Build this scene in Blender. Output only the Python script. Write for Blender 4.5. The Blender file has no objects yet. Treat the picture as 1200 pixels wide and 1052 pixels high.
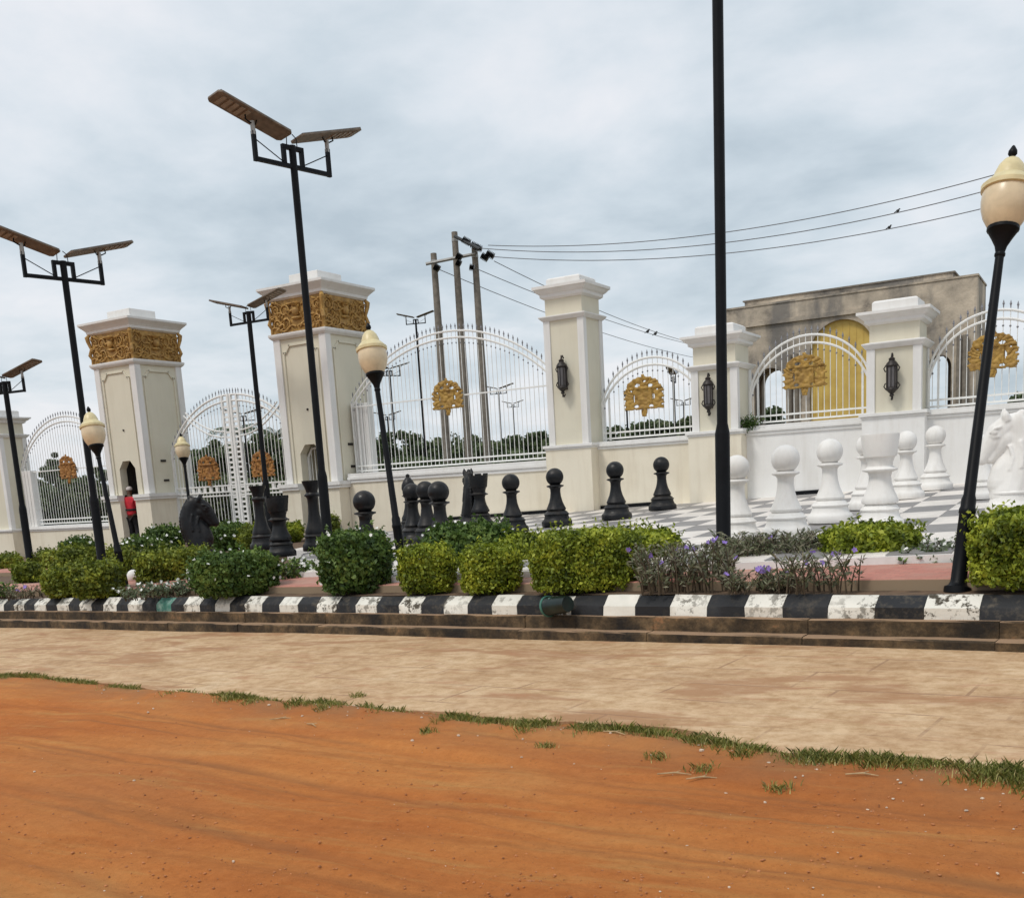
import bpy, bmesh, math, random
import numpy as np
from mathutils import Vector, Matrix, noise as mnoise
random.seed(7); RNG = np.random.default_rng(11)
scene = bpy.context.scene
COL = scene.collection
R = math.radians
# ------------------------------------------------------------------ camera
CAMZ = 1.5
FPX, PPX, PPY = 1183.28, 600.0, 772.71        # focal length and principal point in photo pixels (1200 x 1052)
def _rot(yaw, pitch, roll):
    F = np.array([math.sin(yaw)*math.cos(pitch), math.cos(yaw)*math.cos(pitch), math.sin(pitch)])
    Rr = np.array([math.cos(yaw), -math.sin(yaw), 0.0]); U = np.cross(Rr, F)
    return math.cos(roll)*Rr+math.sin(roll)*U, -math.sin(roll)*Rr+math.cos(roll)*U, F
CR, CU, CF = _rot(R(-30.44), R(-10.1353), R(-3.4916))
cam = bpy.data.cameras.new('camera'); camo = bpy.data.objects.new('camera', cam); COL.objects.link(camo)
cam.sensor_fit = 'HORIZONTAL'; cam.sensor_width = 36.0
cam.lens = FPX/1200*36; cam.shift_y = (PPY-526)/1200; cam.clip_end = 4000; cam.clip_start = 0.1
camo.matrix_world = Matrix([[CR[0], CU[0], -CF[0], 0], [CR[1], CU[1], -CF[1], 0], [CR[2], CU[2], -CF[2], CAMZ], [0, 0, 0, 1]])
scene.camera = camo
# ------------------------------------------------------------------ world and sun (overcast)
SUN_AZ, SUN_EL = R(205), R(56)               # where the light comes from: azimuth from +Y clockwise
w = bpy.data.worlds.new('World'); scene.world = w; w.use_nodes = True
nt = w.node_tree; nt.nodes.clear()
def N(t, **k):
    n = nt.nodes.new(t)
    for a, b in k.items(): setattr(n, a, b)
    return n
out = N('ShaderNodeOutputWorld'); sky = N('ShaderNodeTexSky', sky_type='NISHITA')
sky.sun_disc = False; sky.sun_elevation = SUN_EL; sky.sun_rotation = SUN_AZ; sky.air_density = 1.2; sky.dust_density = 3.0
bg1 = N('ShaderNodeBackground'); bg1.inputs[1].default_value = 0.12; nt.links.new(sky.outputs[0], bg1.inputs[0])
tc = N('ShaderNodeTexCoord'); sep = N('ShaderNodeSeparateXYZ'); nt.links.new(tc.outputs['Generated'], sep.inputs[0])
zz = N('ShaderNodeMath', operation='ABSOLUTE'); nt.links.new(sep.outputs[2], zz.inputs[0])
za = N('ShaderNodeMath', operation='ADD'); za.inputs[1].default_value = 0.22; nt.links.new(zz.outputs[0], za.inputs[0])
dx = N('ShaderNodeMath', operation='DIVIDE'); dy = N('ShaderNodeMath', operation='DIVIDE')
for d_, i_ in ((dx, 0), (dy, 1)):
    nt.links.new(sep.outputs[i_], d_.inputs[0]); nt.links.new(za.outputs[0], d_.inputs[1])
cmb = N('ShaderNodeCombineXYZ'); nt.links.new(dx.outputs[0], cmb.inputs[0]); nt.links.new(dy.outputs[0], cmb.inputs[1])
n1 = N('ShaderNodeTexNoise'); n1.inputs['Scale'].default_value = 2.2; n1.inputs['Detail'].default_value = 8; n1.inputs['Roughness'].default_value = 0.56; n1.inputs['Distortion'].default_value = 0.15
n2 = N('ShaderNodeTexNoise'); n2.inputs['Scale'].default_value = 0.8; n2.inputs['Detail'].default_value = 3
nt.links.new(cmb.outputs[0], n1.inputs[0]); nt.links.new(cmb.outputs[0], n2.inputs[0])
mxn = N('ShaderNodeMath', operation='MULTIPLY_ADD'); mxn.inputs[1].default_value = 0.55; nt.links.new(n2.outputs[0], mxn.inputs[0])
m2 = N('ShaderNodeMath', operation='MULTIPLY'); m2.inputs[1].default_value = 0.55; nt.links.new(n1.outputs[0], m2.inputs[0]); nt.links.new(m2.outputs[0], mxn.inputs[2])
cr = N('ShaderNodeValToRGB'); nt.links.new(mxn.outputs[0], cr.inputs[0])
el = cr.color_ramp.elements
el[0].position = 0.42; el[0].color = (0.47, 0.55, 0.615, 1); el[1].position = 0.66; el[1].color = (0.82, 0.835, 0.87, 1)
e_ = el.new(0.51); e_.color = (0.60, 0.675, 0.735, 1)
e_ = el.new(0.585); e_.color = (0.72, 0.77, 0.82, 1)
bg2 = N('ShaderNodeBackground'); bg2.inputs[1].default_value = 1.0; nt.links.new(cr.outputs[0], bg2.inputs[0])
mxs = N('ShaderNodeMixShader'); mxs.inputs[0].default_value = 0.9
nt.links.new(bg1.outputs[0], mxs.inputs[1]); nt.links.new(bg2.outputs[0], mxs.inputs[2]); nt.links.new(mxs.outputs[0], out.inputs[0])
sl = bpy.data.lights.new('sun', 'SUN'); so = bpy.data.objects.new('sun', sl); COL.objects.link(so)
sl.energy = 1.5; sl.angle = R(14); sl.color = (1.0, 0.95, 0.87)
sdir = Vector((math.sin(SUN_AZ)*math.cos(SUN_EL), math.cos(SUN_AZ)*math.cos(SUN_EL), math.sin(SUN_EL)))
so.rotation_euler = sdir.to_track_quat('Z', 'Y').to_euler(); so.location = sdir*60
vs = scene.view_settings; vs.view_transform = 'Standard'; vs.look = 'None'; vs.exposure = 0.12; vs.gamma = 1.0; vs.use_curve_mapping = False
scene.render.engine = 'CYCLES'
# ------------------------------------------------------------------ geometry of the place
def ray(px, py): return CR*(px-PPX)/FPX + CU*(PPY-py)/FPX + CF
def project(p):
    v = np.array([p[0], p[1], p[2]-CAMZ]); z = CF@v
    return PPX+FPX*(CR@v)/z, PPY-FPX*(CU@v)/z, z
def at_y(px, py, Y):
    d = ray(px, py); p = d*Y/d[1]; return Vector((p[0], p[1], p[2]+CAMZ))
def at_depth(px, py, Z):
    p = ray(px, py)*Z; return Vector((p[0], p[1], p[2]+CAMZ))
GA, GB, GC = 0.2553, 0.028, 0.037             # the garden rises to the right and towards the wall
RA, RB = 0.01, 0.027                          # the road rises to the right
def G(x, y): return GA+GB*max(-45, min(25, x))+GC*min(y, 21.5)
def RD(x): return RA+RB*max(-45, min(25, x))
def on_g(px, py, off=0.0):
    d = ray(px, py); t = (GA+off-CAMZ)/(d[2]-GB*d[0]-GC*d[1]); p = d*t; return Vector((p[0], p[1], p[2]+CAMZ))
def on_road(px, py, off=0.0):
    d = ray(px, py); t = (RA+off-CAMZ)/(d[2]-RB*d[0]); p = d*t; return Vector((p[0], p[1], p[2]+CAMZ))
def z_at(x, y, py):
    lo, hi = -5.0, 30.0
    for _ in range(50):
        m = (lo+hi)/2
        if project((x, y, m))[1] > py: lo = m
        else: hi = m
    return (lo+hi)/2
# ------------------------------------------------------------------ materials
def new_mat(name):
    m = bpy.data.materials.new(name); m.use_nodes = True
    t = m.node_tree; b = t.nodes['Principled BSDF']; return m, t, b
def coords(t, scale=(1, 1, 1), rotz=0.0, obj=False):
    if obj:
        g = t.nodes.new('ShaderNodeTexCoord'); o = g.outputs['Object']
    else:
        g = t.nodes.new('ShaderNodeNewGeometry'); o = g.outputs['Position']
    mp = t.nodes.new('ShaderNodeMapping'); mp.inputs['Scale'].default_value = scale; mp.inputs['Rotation'].default_value = (0, 0, rotz)
    t.links.new(o, mp.inputs[0]); return mp.outputs[0]
def tnoise(t, vec, scale, detail=5, rough=0.55, dist=0.0):
    n = t.nodes.new('ShaderNodeTexNoise'); n.inputs['Scale'].default_value = scale; n.inputs['Detail'].default_value = detail
    n.inputs['Roughness'].default_value = rough; n.inputs['Distortion'].default_value = dist
    t.links.new(vec, n.inputs['Vector']); return n.outputs[0]
def ramp(t, fac, stops):
    r = t.nodes.new('ShaderNodeValToRGB'); t.links.new(fac, r.inputs[0]); e = r.color_ramp.elements
    def c4(c): return tuple(c)+(1,) if not isinstance(c, (int, float)) else (c, c, c, 1)
    e[0].position = stops[0][0]; e[0].color = c4(stops[0][1]); e[1].position = stops[-1][0]; e[1].color = c4(stops[-1][1])
    for p, c in stops[1:-1]:
        q = e.new(p); q.color = c4(c)
    return r.outputs[0]
def mix(t, fac, a, b, mode='MIX'):
    m = t.nodes.new('ShaderNodeMix'); m.data_type = 'RGBA'; m.blend_type = mode
    for s, v in ((0, fac), (6, a), (7, b)):
        if hasattr(v, 'is_linked'): t.links.new(v, m.inputs[s])
        else: m.inputs[s].default_value = v if s == 0 else tuple(v)+(1,)
    return m.outputs[2]
def bump(t, b, h, strength=0.3, dist=0.02):
    n = t.nodes.new('ShaderNodeBump'); n.inputs['Strength'].default_value = strength; n.inputs['Distance'].default_value = dist
    t.links.new(h, n.inputs['Height']); t.links.new(n.outputs[0], b.inputs['Normal'])
def simple(name, c, rough=0.6, metal=0.0, var=0.12, scale=6.0, bmp=0.0, bscale=60, spec=0.5):
    m, t, b = new_mat(name); v = coords(t)
    n = tnoise(t, v, scale, 6)
    lo = tuple(x*(1-var) for x in c); hi = tuple(min(1, x*(1+var)) for x in c)
    t.links.new(ramp(t, n, [(0.3, lo), (0.7, hi)]), b.inputs['Base Color'])
    b.inputs['Roughness'].default_value = rough; b.inputs['Metallic'].default_value = metal; b.inputs['Specular IOR Level'].default_value = spec
    if bmp: bump(t, b, tnoise(t, v, bscale, 4), bmp, 0.01)
    return m
def plaster(name, c, stain, amount=0.5):
    m, t, b = new_mat(name)
    v = coords(t); vs_ = coords(t, (3.0, 3.0, 0.35))
    streak = ramp(t, tnoise(t, vs_, 2.2, 7, 0.62), [(0.48, 0.0), (0.75, 1.0)])
    blot = ramp(t, tnoise(t, v, 0.9, 6, 0.6), [(0.45, 0.0), (0.8, 1.0)])
    s = mix(t, 0.5, streak, blot)
    k = t.nodes.new('ShaderNodeMath'); k.operation = 'MULTIPLY'; k.inputs[1].default_value = amount; t.links.new(s, k.inputs[0])
    base = ramp(t, tnoise(t, v, 1.6, 4), [(0.3, tuple(x*0.95 for x in c)), (0.7, c)])
    t.links.new(mix(t, k.outputs[0], base, stain), b.inputs['Base Color'])
    b.inputs['Roughness'].default_value = 0.75; b.inputs['Specular IOR Level'].default_value = 0.3
    bump(t, b, tnoise(t, v, 45, 5), 0.12, 0.008); return m
M = {}
M['cream'] = plaster('cream paint', (0.81, 0.745, 0.61), (0.46, 0.37, 0.25), 0.48)
M['cream2'] = plaster('deep cream paint', (0.71, 0.67, 0.545), (0.50, 0.44, 0.32), 0.35)
M['white'] = plaster('white wall paint', (0.83, 0.82, 0.80), (0.46, 0.41, 0.34), 0.48)
M['trim'] = plaster('off white trim paint', (0.79, 0.78, 0.76), (0.48, 0.45, 0.40), 0.45)
M['rail'] = simple('white gloss iron paint', (0.80, 0.80, 0.78), 0.35, 0, 0.06, 9)
M['tip'] = simple('weathered tip paint', (0.22, 0.22, 0.24), 0.5, 0, 0.25, 20)
M['black'] = simple('black gloss steel paint', (0.0045, 0.005, 0.0065), 0.45, 0, 0.4, 5, 0.05, 80, 0.16)
M['chess_black'] = simple('black satin piece paint', (0.005, 0.006, 0.008), 0.36, 0, 0.6, 4, 0.12, 50, 0.24)
m, t, b = new_mat('black satin piece paint with dust'); v = coords(t)
gn = t.nodes.new('ShaderNodeNewGeometry'); sn = t.nodes.new('ShaderNodeSeparateXYZ'); t.links.new(gn.outputs['Normal'], sn.inputs[0])
du = mix(t, 1.0, ramp(t, sn.outputs[2], [(0.1, 0.12), (0.9, 0.9)]), ramp(t, tnoise(t, v, 5, 8, 0.7), [(0.42, 0.0), (0.66, 0.45)]), 'MULTIPLY')
t.links.new(mix(t, du, (0.006, 0.007, 0.009), (0.12, 0.10, 0.08)), b.inputs['Base Color']); t.links.new(ramp(t, tnoise(t, v, 7, 6, 0.6), [(0.35, 0.28), (0.65, 0.6)]), b.inputs['Roughness']); b.inputs['Specular IOR Level'].default_value = 0.28
bump(t, b, tnoise(t, v, 38, 7, 0.65), 0.22, 0.012); M['chess_black'] = m
M['chess_white'] = plaster('white piece paint', (0.84, 0.82, 0.79), (0.36, 0.31, 0.24), 0.55)
M['globe'] = simple('cream lamp globe', (0.66, 0.54, 0.36), 0.3, 0, 0.12, 9)
M['globecap'] = simple('yellowed lamp cap', (0.68, 0.58, 0.33), 0.4, 0, 0.15, 8)
M['panel'] = simple('brown lamp underside', (0.155, 0.12, 0.088), 0.5, 0.1, 0.35, 9)
M['led'] = simple('pale led plate', (0.25, 0.205, 0.16), 0.3, 0, 0.2, 14)
M['paneltop'] = simple('solar cell blue', (0.015, 0.02, 0.05), 0.12, 0, 0.2, 10)
M['steelgrey'] = simple('galvanised steel', (0.35, 0.34, 0.32), 0.45, 0.5, 0.15, 12)
M['polecon'] = simple('grey concrete pole', (0.20, 0.175, 0.145), 0.85, 0, 0.25, 7, 0.2, 40)
M['wire'] = simple('wire', (0.16, 0.16, 0.17), 0.6, 0, 0.1)
M['soil'] = simple('garden soil', (0.12, 0.075, 0.045), 0.95, 0, 0.45, 7, 0.6, 30)
M['bark'] = simple('bark', (0.09, 0.065, 0.045), 0.9, 0, 0.3, 12, 0.4, 40)
M['twig'] = simple('twig', (0.07, 0.05, 0.03), 0.9, 0, 0.3, 12)
M['petal'] = simple('white petal', (0.80, 0.80, 0.76), 0.6, 0, 0.06)
M['purple'] = simple('purple petal', (0.24, 0.15, 0.50), 0.6, 0, 0.2, 30)
M['red'] = simple('red jacket cloth', (0.55, 0.02, 0.035), 0.8, 0, 0.2, 12, 0.2)
M['trouser'] = simple('black trouser cloth', (0.014, 0.013, 0.016), 0.85, 0, 0.3, 12)
M['skin'] = simple('brown skin', (0.10, 0.05, 0.03), 0.5, 0, 0.1)
M['cap'] = simple('pale cap cloth', (0.55, 0.50, 0.48), 0.8, 0, 0.1)
M['dark'] = simple('doorway shade colour', (0.06, 0.055, 0.05), 0.8)  # shade inside the guarded doorway, put in as a dark colour
M['lanternglass'] = simple('smoky lantern glass', (0.10, 0.09, 0.09), 0.1, 0, 0.2)
M['lantern'] = simple('bronze black lantern iron', (0.025, 0.02, 0.018), 0.5, 0.3, 0.4, 30)
M['bucket'] = simple('dark green plastic', (0.003, 0.013, 0.011), 0.35, 0, 0.5, 9)
M['bucketpale'] = simple('pale green plastic', (0.045, 0.15, 0.115), 0.4, 0, 0.2, 9)
M['bird'] = simple('dark feather', (0.02, 0.02, 0.02), 0.7)
M['insul'] = simple('dark insulator glaze', (0.03, 0.03, 0.03), 0.3)
M['path'] = None
m, t, b = new_mat('red paving'); v = coords(t, (1, 1, 1), R(7))
br = t.nodes.new('ShaderNodeTexBrick'); t.links.new(v, br.inputs[0]); br.inputs['Scale'].default_value = 4.0
br.inputs['Color1'].default_value = (0.50, 0.20, 0.15, 1); br.inputs['Color2'].default_value = (0.42, 0.165, 0.125, 1); br.inputs['Mortar'].default_value = (0.33, 0.16, 0.12, 1); br.inputs['Mortar Size'].default_value = 0.012
d_ = ramp(t, tnoise(t, v, 1.5, 7, 0.65), [(0.42, 0.0), (0.72, 0.65)])
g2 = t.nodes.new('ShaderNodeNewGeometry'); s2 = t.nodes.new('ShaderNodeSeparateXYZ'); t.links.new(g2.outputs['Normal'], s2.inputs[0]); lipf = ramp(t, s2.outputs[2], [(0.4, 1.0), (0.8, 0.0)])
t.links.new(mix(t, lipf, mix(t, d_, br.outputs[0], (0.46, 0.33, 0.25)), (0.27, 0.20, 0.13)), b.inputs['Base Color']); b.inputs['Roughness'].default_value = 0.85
bump(t, b, br.outputs['Fac'], -0.3, 0.006); M['path'] = m
# gold (frieze, emblems, door)
def gold(name, c, dark, rough, scale, metal=0.35):
    m, t, b = new_mat(name); v = coords(t)
    n = tnoise(t, v, scale, 6, 0.6)
    t.links.new(ramp(t, n, [(0.34, dark), (0.62, c)]), b.inputs['Base Color'])
    b.inputs['Metallic'].default_value = metal; b.inputs['Roughness'].default_value = rough; bump(t, b, tnoise(t, v, scale*5, 4), 0.25, 0.01); return m
M['gold'] = gold('weathered gold paint', (0.50, 0.30, 0.085), (0.27, 0.145, 0.04), 0.6, 9, 0.1)
M['goldbright'] = gold('gold emblem paint', (0.44, 0.27, 0.06), (0.29, 0.165, 0.04), 0.65, 7, 0.05)
M['goldrust'] = gold('rusted gold emblem paint', (0.42, 0.20, 0.05), (0.20, 0.085, 0.025), 0.7, 12, 0.1)
M['golddoor'] = gold('yellow gold door', (0.66, 0.47, 0.12), (0.54, 0.36, 0.08), 0.5, 2.2, 0.05)
# stained raw concrete of the building
m, t, b = new_mat('raw stained concrete'); v = coords(t); v2 = coords(t, (1, 1, 0.3))
c1 = ramp(t, tnoise(t, v, 0.8, 9, 0.68), [(0.36, (0.12, 0.105, 0.09)), (0.46, (0.38, 0.325, 0.26)), (0.66, (0.66, 0.56, 0.44))])
c2 = ramp(t, tnoise(t, v2, 0.9, 7, 0.62), [(0.47, 0.0), (0.60, 0.85)])
t.links.new(mix(t, c2, c1, (0.17, 0.16, 0.15)), b.inputs['Base Color']); b.inputs['Roughness'].default_value = 0.9
bump(t, b, tnoise(t, v, 9, 7), 0.5, 0.03); M['rawcon'] = m
# kerb paints
def kerbmat(name, c, wear, lo, hi):
    m, t, b = new_mat(name); v = coords(t)
    f = ramp(t, tnoise(t, v, 10.0, 10, 0.72), [(lo, 0.0), (hi, 1.0)])
    f2 = ramp(t, tnoise(t, v, 1.1, 3), [(0.36, 0.0), (0.58, 1.0)])
    f3 = mix(t, 1.0, f, f2, 'MULTIPLY')
    base = ramp(t, tnoise(t, v, 3, 5), [(0.3, tuple(x*0.82 for x in c)), (0.7, c)])
    t.links.new(mix(t, f3, base, wear), b.inputs['Base Color']); b.inputs['Roughness'].default_value = 0.7
    bump(t, b, tnoise(t, v, 30, 6), 0.35, 0.012); return m
M['kerb_white'] = kerbmat('worn white kerb paint', (0.80, 0.77, 0.69), (0.06, 0.048, 0.03), 0.505, 0.56)
M['kerb_black'] = kerbmat('worn black kerb paint', (0.009, 0.010, 0.013), (0.085, 0.07, 0.05), 0.50, 0.68)
M['kerb_green'] = kerbmat('kerb paint smeared green', (0.06, 0.22, 0.17), (0.70, 0.72, 0.66), 0.46, 0.56)
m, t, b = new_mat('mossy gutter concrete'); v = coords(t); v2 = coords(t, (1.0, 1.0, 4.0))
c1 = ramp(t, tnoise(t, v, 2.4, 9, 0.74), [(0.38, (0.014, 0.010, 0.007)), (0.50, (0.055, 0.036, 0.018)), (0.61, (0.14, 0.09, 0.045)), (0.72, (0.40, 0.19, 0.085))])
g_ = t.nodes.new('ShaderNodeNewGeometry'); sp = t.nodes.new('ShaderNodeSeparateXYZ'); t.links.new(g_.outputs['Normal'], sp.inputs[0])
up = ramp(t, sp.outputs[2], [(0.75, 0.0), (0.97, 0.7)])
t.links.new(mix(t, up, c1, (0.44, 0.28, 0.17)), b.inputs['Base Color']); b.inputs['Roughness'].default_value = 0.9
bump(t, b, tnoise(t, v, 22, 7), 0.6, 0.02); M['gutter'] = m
# pale stamped concrete strip
m, t, b = new_mat('dusty stamped concrete'); v = coords(t, (1, 1, 1), R(7)); vst = coords(t, (0.5, 1.35, 1), R(2)); vst2 = coords(t, (0.7, 2.2, 1), R(18))
c1 = ramp(t, tnoise(t, v, 1.1, 10, 0.68), [(0.30, (0.46, 0.30, 0.17)), (0.46, (0.60, 0.42, 0.255)), (0.58, (0.68, 0.50, 0.315)), (0.74, (0.70, 0.55, 0.38))])
cg = ramp(t, tnoise(t, v, 7, 11, 0.80), [(0.40, 0.0), (0.58, 1.0)])
c1 = mix(t, cg, mix(t, 1.0, c1, (0.72, 0.65, 0.56), 'MULTIPLY'), c1)
f1 = ramp(t, tnoise(t, vst, 1.05, 10, 0.60, 0.5), [(0.545, 0.0), (0.59, 0.8)])
c2 = mix(t, f1, c1, (0.40, 0.225, 0.12))
f1b = ramp(t, tnoise(t, vst2, 2.1, 9, 0.64, 0.3), [(0.57, 0.0), (0.64, 0.6)])
c2 = mix(t, f1b, c2, (0.46, 0.25, 0.14))
f2 = ramp(t, tnoise(t, vst2, 3.4, 9, 0.72), [(0.50, 0.0), (0.70, 0.55)])
c3 = mix(t, f2, c2, (0.74, 0.58, 0.40))
jn = tnoise(t, v, 1.7, 5, 0.6)
def joints(rot, sc, wd_, rh):
    bk = t.nodes.new('ShaderNodeTexBrick'); t.links.new(coords(t, (1, 1, 1), rot), bk.inputs[0]); bk.inputs['Scale'].default_value = sc; bk.inputs['Mortar Size'].default_value = 0.012; bk.inputs['Brick Width'].default_value = wd_; bk.inputs['Row Height'].default_value = rh; bk.offset = 0.3
    bk.inputs['Color1'].default_value = (0, 0, 0, 1); bk.inputs['Color2'].default_value = (0, 0, 0, 1); bk.inputs['Mortar'].default_value = (1, 1, 1, 1)
    return mix(t, 1.0, bk.outputs[0], ramp(t, jn, [(0.42, 0.0), (0.58, 0.7)]), 'MULTIPLY')
j1 = joints(R(7), 1.0, 1.15, 0.55)
t.links.new(mix(t, 1.0, mix(t, j1, c3, (0.30, 0.18, 0.11)), (0.92, 0.88, 0.85), 'MULTIPLY'), b.inputs['Base Color']); b.inputs['Roughness'].default_value = 0.9; b.inputs['Specular IOR Level'].default_value = 0.2
bump(t, b, tnoise(t, v, 16, 10, 0.75), 0.4, 0.016); M['concrete'] = m
# red laterite
m, t, b = new_mat('orange laterite dirt'); v = coords(t); vst = coords(t, (0.30, 1.5, 1), R(8)); vst2 = coords(t, (0.34, 3.0, 1), R(8))
c1 = ramp(t, tnoise(t, vst, 1.0, 10, 0.62, 0.3), [(0.32, (0.62, 0.205, 0.062)), (0.45, (0.77, 0.280, 0.085)), (0.56, (0.85, 0.345, 0.110)), (0.70, (0.89, 0.47, 0.185))])
f1 = ramp(t, tnoise(t, v, 0.45, 7, 0.62), [(0.46, 0.0), (0.68, 0.65)])
c2 = mix(t, f1, c1, (0.68, 0.285, 0.115))
f2 = ramp(t, tnoise(t, vst2, 1.3, 10, 0.66, 0.2), [(0.55, 0.0), (0.66, 0.45)])
c3 = mix(t, f2, c2, (0.50, 0.20, 0.075))
f2b = ramp(t, tnoise(t, vst2, 2.3, 9, 0.66), [(0.56, 0.0), (0.68, 0.5)])
c3 = mix(t, f2b, c3, (0.82, 0.47, 0.18))
fg = ramp(t, tnoise(t, v, 14, 10, 0.85), [(0.40, 0.0), (0.60, 1.0)])
c3 = mix(t, fg, mix(t, 1.0, c3, (0.86, 0.82, 0.78), 'MULTIPLY'), c3)
f3 = ramp(t, tnoise(t, v, 42, 7, 0.75), [(0.57, 0.0), (0.68, 0.6)])
c4 = mix(t, f3, c3, (0.38, 0.15, 0.06))
f4 = ramp(t, tnoise(t, v, 60, 5, 0.7), [(0.63, 0.0), (0.70, 0.5)])
c4 = mix(t, f4, c4, (0.66, 0.40, 0.22))
def vattr(nm):
    a_ = t.nodes.new('ShaderNodeAttribute'); a_.attribute_name = nm; return a_.outputs['Fac']
ev = mix(t, 1.0, ramp(t, vattr('edge'), [(0.12, 0.0), (0.75, 0.95)]), ramp(t, tnoise(t, v, 2.6, 8, 0.65), [(0.36, 0.25), (0.58, 1.0)]), 'MULTIPLY')
c5 = mix(t, ev, c4, (0.47, 0.25, 0.13))
rv = mix(t, 1.0, ramp(t, vattr('rut'), [(0.15, 0.0), (0.9, 0.62)]), ramp(t, tnoise(t, vst2, 0.9, 9, 0.68), [(0.44, 0.0), (0.62, 1.0)]), 'MULTIPLY')
c6 = mix(t, rv, c5, (0.42, 0.19, 0.085))
t.links.new(mix(t, 1.0, c6, (0.71, 0.675, 0.60), 'MULTIPLY'), b.inputs['Base Color']); b.inputs['Roughness'].default_value = 0.95; b.inputs['Specular IOR Level'].default_value = 0.15
bump(t, b, tnoise(t, v, 30, 12, 0.84), 0.75, 0.026); M['dirt'] = m
m, t, b = new_mat('grassy earth'); v = coords(t)
t.links.new(ramp(t, tnoise(t, v, 0.15, 8, 0.6), [(0.35, (0.22, 0.10, 0.045)), (0.5, (0.12, 0.10, 0.04)), (0.65, (0.07, 0.10, 0.03))]), b.inputs['Base Color']); b.inputs['Roughness'].default_value = 0.95; M['earth'] = m
# board tiles
def tile(name, c, rough):
    m, t, b = new_mat(name); v = coords(t); n = tnoise(t, v, 2.0, 6, 0.6)
    t.links.new(ramp(t, n, [(0.3, tuple(x*0.78 for x in c)), (0.7, tuple(min(1, x*1.08) for x in c))]), b.inputs['Base Color'])
    t.links.new(ramp(t, tnoise(t, v, 5, 5), [(0.3, rough), (0.7, rough+0.2)]), b.inputs['Roughness']); return m
M['tile_white'] = tile('white floor tile', (0.80, 0.74, 0.68), 0.35)
M['tile_dark'] = tile('charcoal floor tile', (0.26, 0.245, 0.24), 0.38)
# foliage
def leafmat(name, stops, trans=0.25):
    m = bpy.data.materials.new(name); m.use_nodes = True; t = m.node_tree; t.nodes.clear()
    o = t.nodes.new('ShaderNodeOutputMaterial'); a = t.nodes.new('ShaderNodeAttribute'); a.attribute_name = 'rnd'
    col = ramp(t, a.outputs['Fac'], stops)
    g = t.nodes.new('ShaderNodeBsdfPrincipled'); g.inputs['Roughness'].default_value = 0.5; g.inputs['Specular IOR Level'].default_value = 0.35; t.links.new(col, g.inputs['Base Color'])
    tr = t.nodes.new('ShaderNodeBsdfTranslucent'); t.links.new(col, tr.inputs[0])
    mx = t.nodes.new('ShaderNodeMixShader'); mx.inputs[0].default_value = trans
    t.links.new(g.outputs[0], mx.inputs[1]); t.links.new(tr.outputs[0], mx.inputs[2]); t.links.new(mx.outputs[0], o.inputs[0]); return m
M['leaf_lime'] = leafmat('lime hedge leaf', [(0, (0.035, 0.06, 0.008)), (0.45, (0.22, 0.28, 0.024)), (1, (0.60, 0.63, 0.07))])
M['leaf_deep'] = leafmat('deep green shrub leaf', [(0, (0.02, 0.048, 0.011)), (0.5, (0.095, 0.165, 0.033)), (1, (0.26, 0.35, 0.08))])
M['leaf_olive'] = leafmat('olive shrub leaf', [(0, (0.04, 0.06, 0.01)), (0.5, (0.19, 0.235, 0.028)), (1, (0.46, 0.49, 0.06))])
M['leaf_silver'] = leafmat('silvery ground leaf', [(0, (0.07, 0.10, 0.045)), (0.6, (0.16, 0.20, 0.11)), (1, (0.34, 0.37, 0.26))])
M['leaf_purple'] = leafmat('purplish narrow leaf', [(0, (0.06, 0.075, 0.035)), (0.55, (0.17, 0.185, 0.10)), (1, (0.36, 0.31, 0.24))])
M['leaf_tree'] = leafmat('tree leaf', [(0, (0.03, 0.05, 0.024)), (0.55, (0.085, 0.122, 0.05)), (1, (0.19, 0.235, 0.105))])
M['leaf_treepale'] = leafmat('pale tree leaf', [(0, (0.05, 0.07, 0.035)), (0.6, (0.11, 0.14, 0.065)), (1, (0.21, 0.24, 0.12))])
M['grass'] = leafmat('grass blade', [(0, (0.14, 0.165, 0.04)), (0.5, (0.30, 0.335, 0.08)), (0.8, (0.48, 0.46, 0.14)), (1, (0.64, 0.53, 0.25))])
M['straw'] = simple('dry straw', (0.42, 0.30, 0.16), 0.9, 0, 0.3, 30)
M['pebble'] = simple('laterite pebble', (0.40, 0.16, 0.06), 0.9, 0, 0.5, 20)
M['palepebble'] = simple('pale pebble', (0.58, 0.47, 0.36), 0.9, 0, 0.3, 20)
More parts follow.
